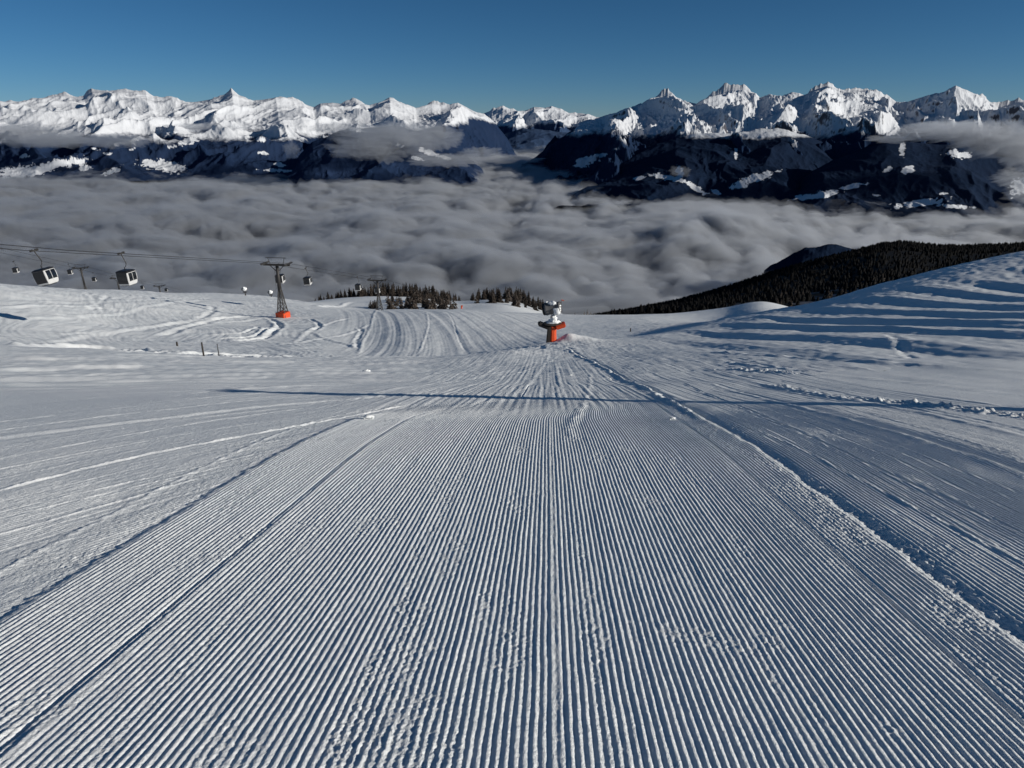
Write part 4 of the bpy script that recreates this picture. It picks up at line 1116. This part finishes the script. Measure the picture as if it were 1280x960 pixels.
MB().tube([c0 + Vector((.80, -.3, .88)), c0 + Vector((1.05, -.3, .80))], .04, 6).build('probe_tip', M['orange'], gun)
# distant small guns on the left skyline
def small_gun(px, row, Y, label):
    p = at(px, row, Y); z = ground(p.x, p.y)
    g = empty('snow_gun', (p.x, p.y, z), label, 'snow gun', 'snow guns')
    MB().tube([(0, 0, -.5), (0, 0, 1.0)], [.22, .16], 8).build('post', M['dark_steel'], g)
    MB().box((0, 0, .95), (1.3, 1.0, .12), None, .03).build('platform', M['wood'], g)
    c, d = fan_head(g, 1.95, .95, R(-20))
    MB().blob(c + Vector((.1, -.35, .15)), .62, 5, 3, .3).build('rime_crust', M['snow_lump'], g, True)
small_gun(306.5, 366, 222, 'small white snow gun on the skyline left of the lift tower with the orange base')
small_gun(339.5, 374, 240, 'tiny brown and white snow gun just behind the lift tower with the orange base')
p = pix_ground(577, 386, 120)
pd = empty('padded_post', (p[0], p[1], ground(*p)), 'tiny orange padded post at the right end of the brown trees', 'padded post')
MB().lathe([(.34, -.2), (.34, 1.5), (.25, 1.56)], (0, 0, 0), (0, 0, 1), 10).build('padding', M['orange'], pd)
MB().box((.30, 0, 1.3), (.6, .5, .45), None, .06).build('padded_arm', M['orange'], pd)

# ------------------------------------------------------------------ poles and clods on the snow
def pole(px, row, hpx, rad, label, ymin=0, mat='wood'):
    x, y = pix_ground(px, row, ymin); z = ground(x, y); h = hpx * y / F / .95
    o = MB().tube([(0, 0, -.4), (0, 0, h * .6), (.01, 0, h)], [rad, rad * .95, rad * .8], 7).build('marker_pole', M[mat], None, True)
    o.location = (x, y, z); tag(o, label, 'pole', 'marker poles on the piste')
pole(255, 446, 19, .07, 'taller dark wooden marker pole in the broken snow on the left', 40)
pole(274, 446, 17, .05, 'paler thin marker pole right of the dark wooden one', 40, 'steel')
pole(222, 434, 7, .14, 'short dark stub post left of the two marker poles', 66)
pole(788, 415, 5, .10, 'tiny dark post on the lit snow right of the snow gun', 70)
# tubular mast, unseen beyond the right edge, inferred from its long shadow on the piste
lx, ly = 14.2, 10.9
ln = empty('steel_mast', (lx, ly, ground(lx, ly)), 'tall tubular steel mast just outside the right edge that throws the long thin shadow', 'mast')
MB().tube([(0, 0, -.5), (0, 0, 4.9)], [.40, .30], 16).build('shaft', M['steel'], ln, True)
MB().lathe([(.30, 0), (.36, .05), (.36, .2), (.1, .32)], (0, 0, 4.9), (0, 0, 1), 12).build('end_cap', M['steel'], ln)
def clod(px, row, size, seed, label):
    x, y = pix_ground(px, row); z = ground(x, y)
    mb = MB()
    mb.blob((0, 0, size * .25), size * .5, seed, 3, .45, (1.5, .9, .6)); mb.blob((size * .7, .02, size * .12), size * .3, seed + 2, 2, .4); mb.blob((-size * .6, -.03, size * .1), size * .22, seed + 5, 2, .4)
    o = mb.build('snow_clod', M['snow_lump'], None, True); o.location = (x, y, z + .02); tag(o, label, 'snow clod', 'loose clods of snow')
clod(460, 524, .10, 3, 'flat snow clod beside the curved left edge of the groomed strip')
clod(458, 465, .20, 8, 'far snow clod on the smooth piste left of the middle, above the thin shadow')
clod(840, 525, .07, 12, 'small snow clod on the groomed strip just below the thin shadow, right of the middle')
clod(713, 470, .09, 16, 'small snow clod in the middle of the piste above the thin shadow')
clod(762, 475, .08, 19, 'tiny snow clod right of the piste middle above the thin shadow')

# ------------------------------------------------------------------ sky, sun, camera
w = bpy.data.worlds.new('World'); scene.world = w; w.use_nodes = True
nt = w.node_tree; bg = nt.nodes['Background']
sky = nt.nodes.new('ShaderNodeTexSky'); sky.sky_type = 'NISHITA'; sky.sun_disc = False
sky.sun_elevation = R(SUN_EL); sky.sun_rotation = R(90 + SUN_AZ)
sky.altitude = 2300; sky.air_density = .72; sky.dust_density = .0; sky.ozone_density = 6.0
hs = nt.nodes.new('ShaderNodeHueSaturation'); hs.inputs['Saturation'].default_value = 1.06; hs.inputs['Hue'].default_value = .490
nt.links.new(sky.outputs[0], hs.inputs['Color']); nt.links.new(hs.outputs[0], bg.inputs['Color']); bg.inputs['Strength'].default_value = .051
sd = bpy.data.lights.new('sun', 'SUN'); so = bpy.data.objects.new('sun', sd); C.objects.link(so)
sd.energy = 4.35; sd.angle = R(.5); sd.color = (1.0, .95, .87)
az = R(SUN_AZ); el = R(SUN_EL)
to_sun = Vector((math.cos(el) * math.cos(az), -math.cos(el) * math.sin(az), math.sin(el)))
so.rotation_euler = to_sun.to_track_quat('Z', 'Y').to_euler()
cd = bpy.data.cameras.new('camera'); co = bpy.data.objects.new('camera', cd); C.objects.link(co)
cd.sensor_width = 36; cd.lens = 36 * F / 1280; cd.clip_start = .05; cd.clip_end = 120000
co.location = (0, 0, 0); co.rotation_euler = (R(90) - PITCH, 0, 0)
scene.camera = co
scene.render.engine = 'CYCLES'
scene.cycles.use_denoising = True
scene.cycles.max_bounces = 6; scene.cycles.diffuse_bounces = 3; scene.cycles.volume_bounces = 1; scene.cycles.transparent_max_bounces = 48
scene.view_settings.view_transform = 'Standard'; scene.view_settings.look = 'None'; scene.view_settings.exposure = 0
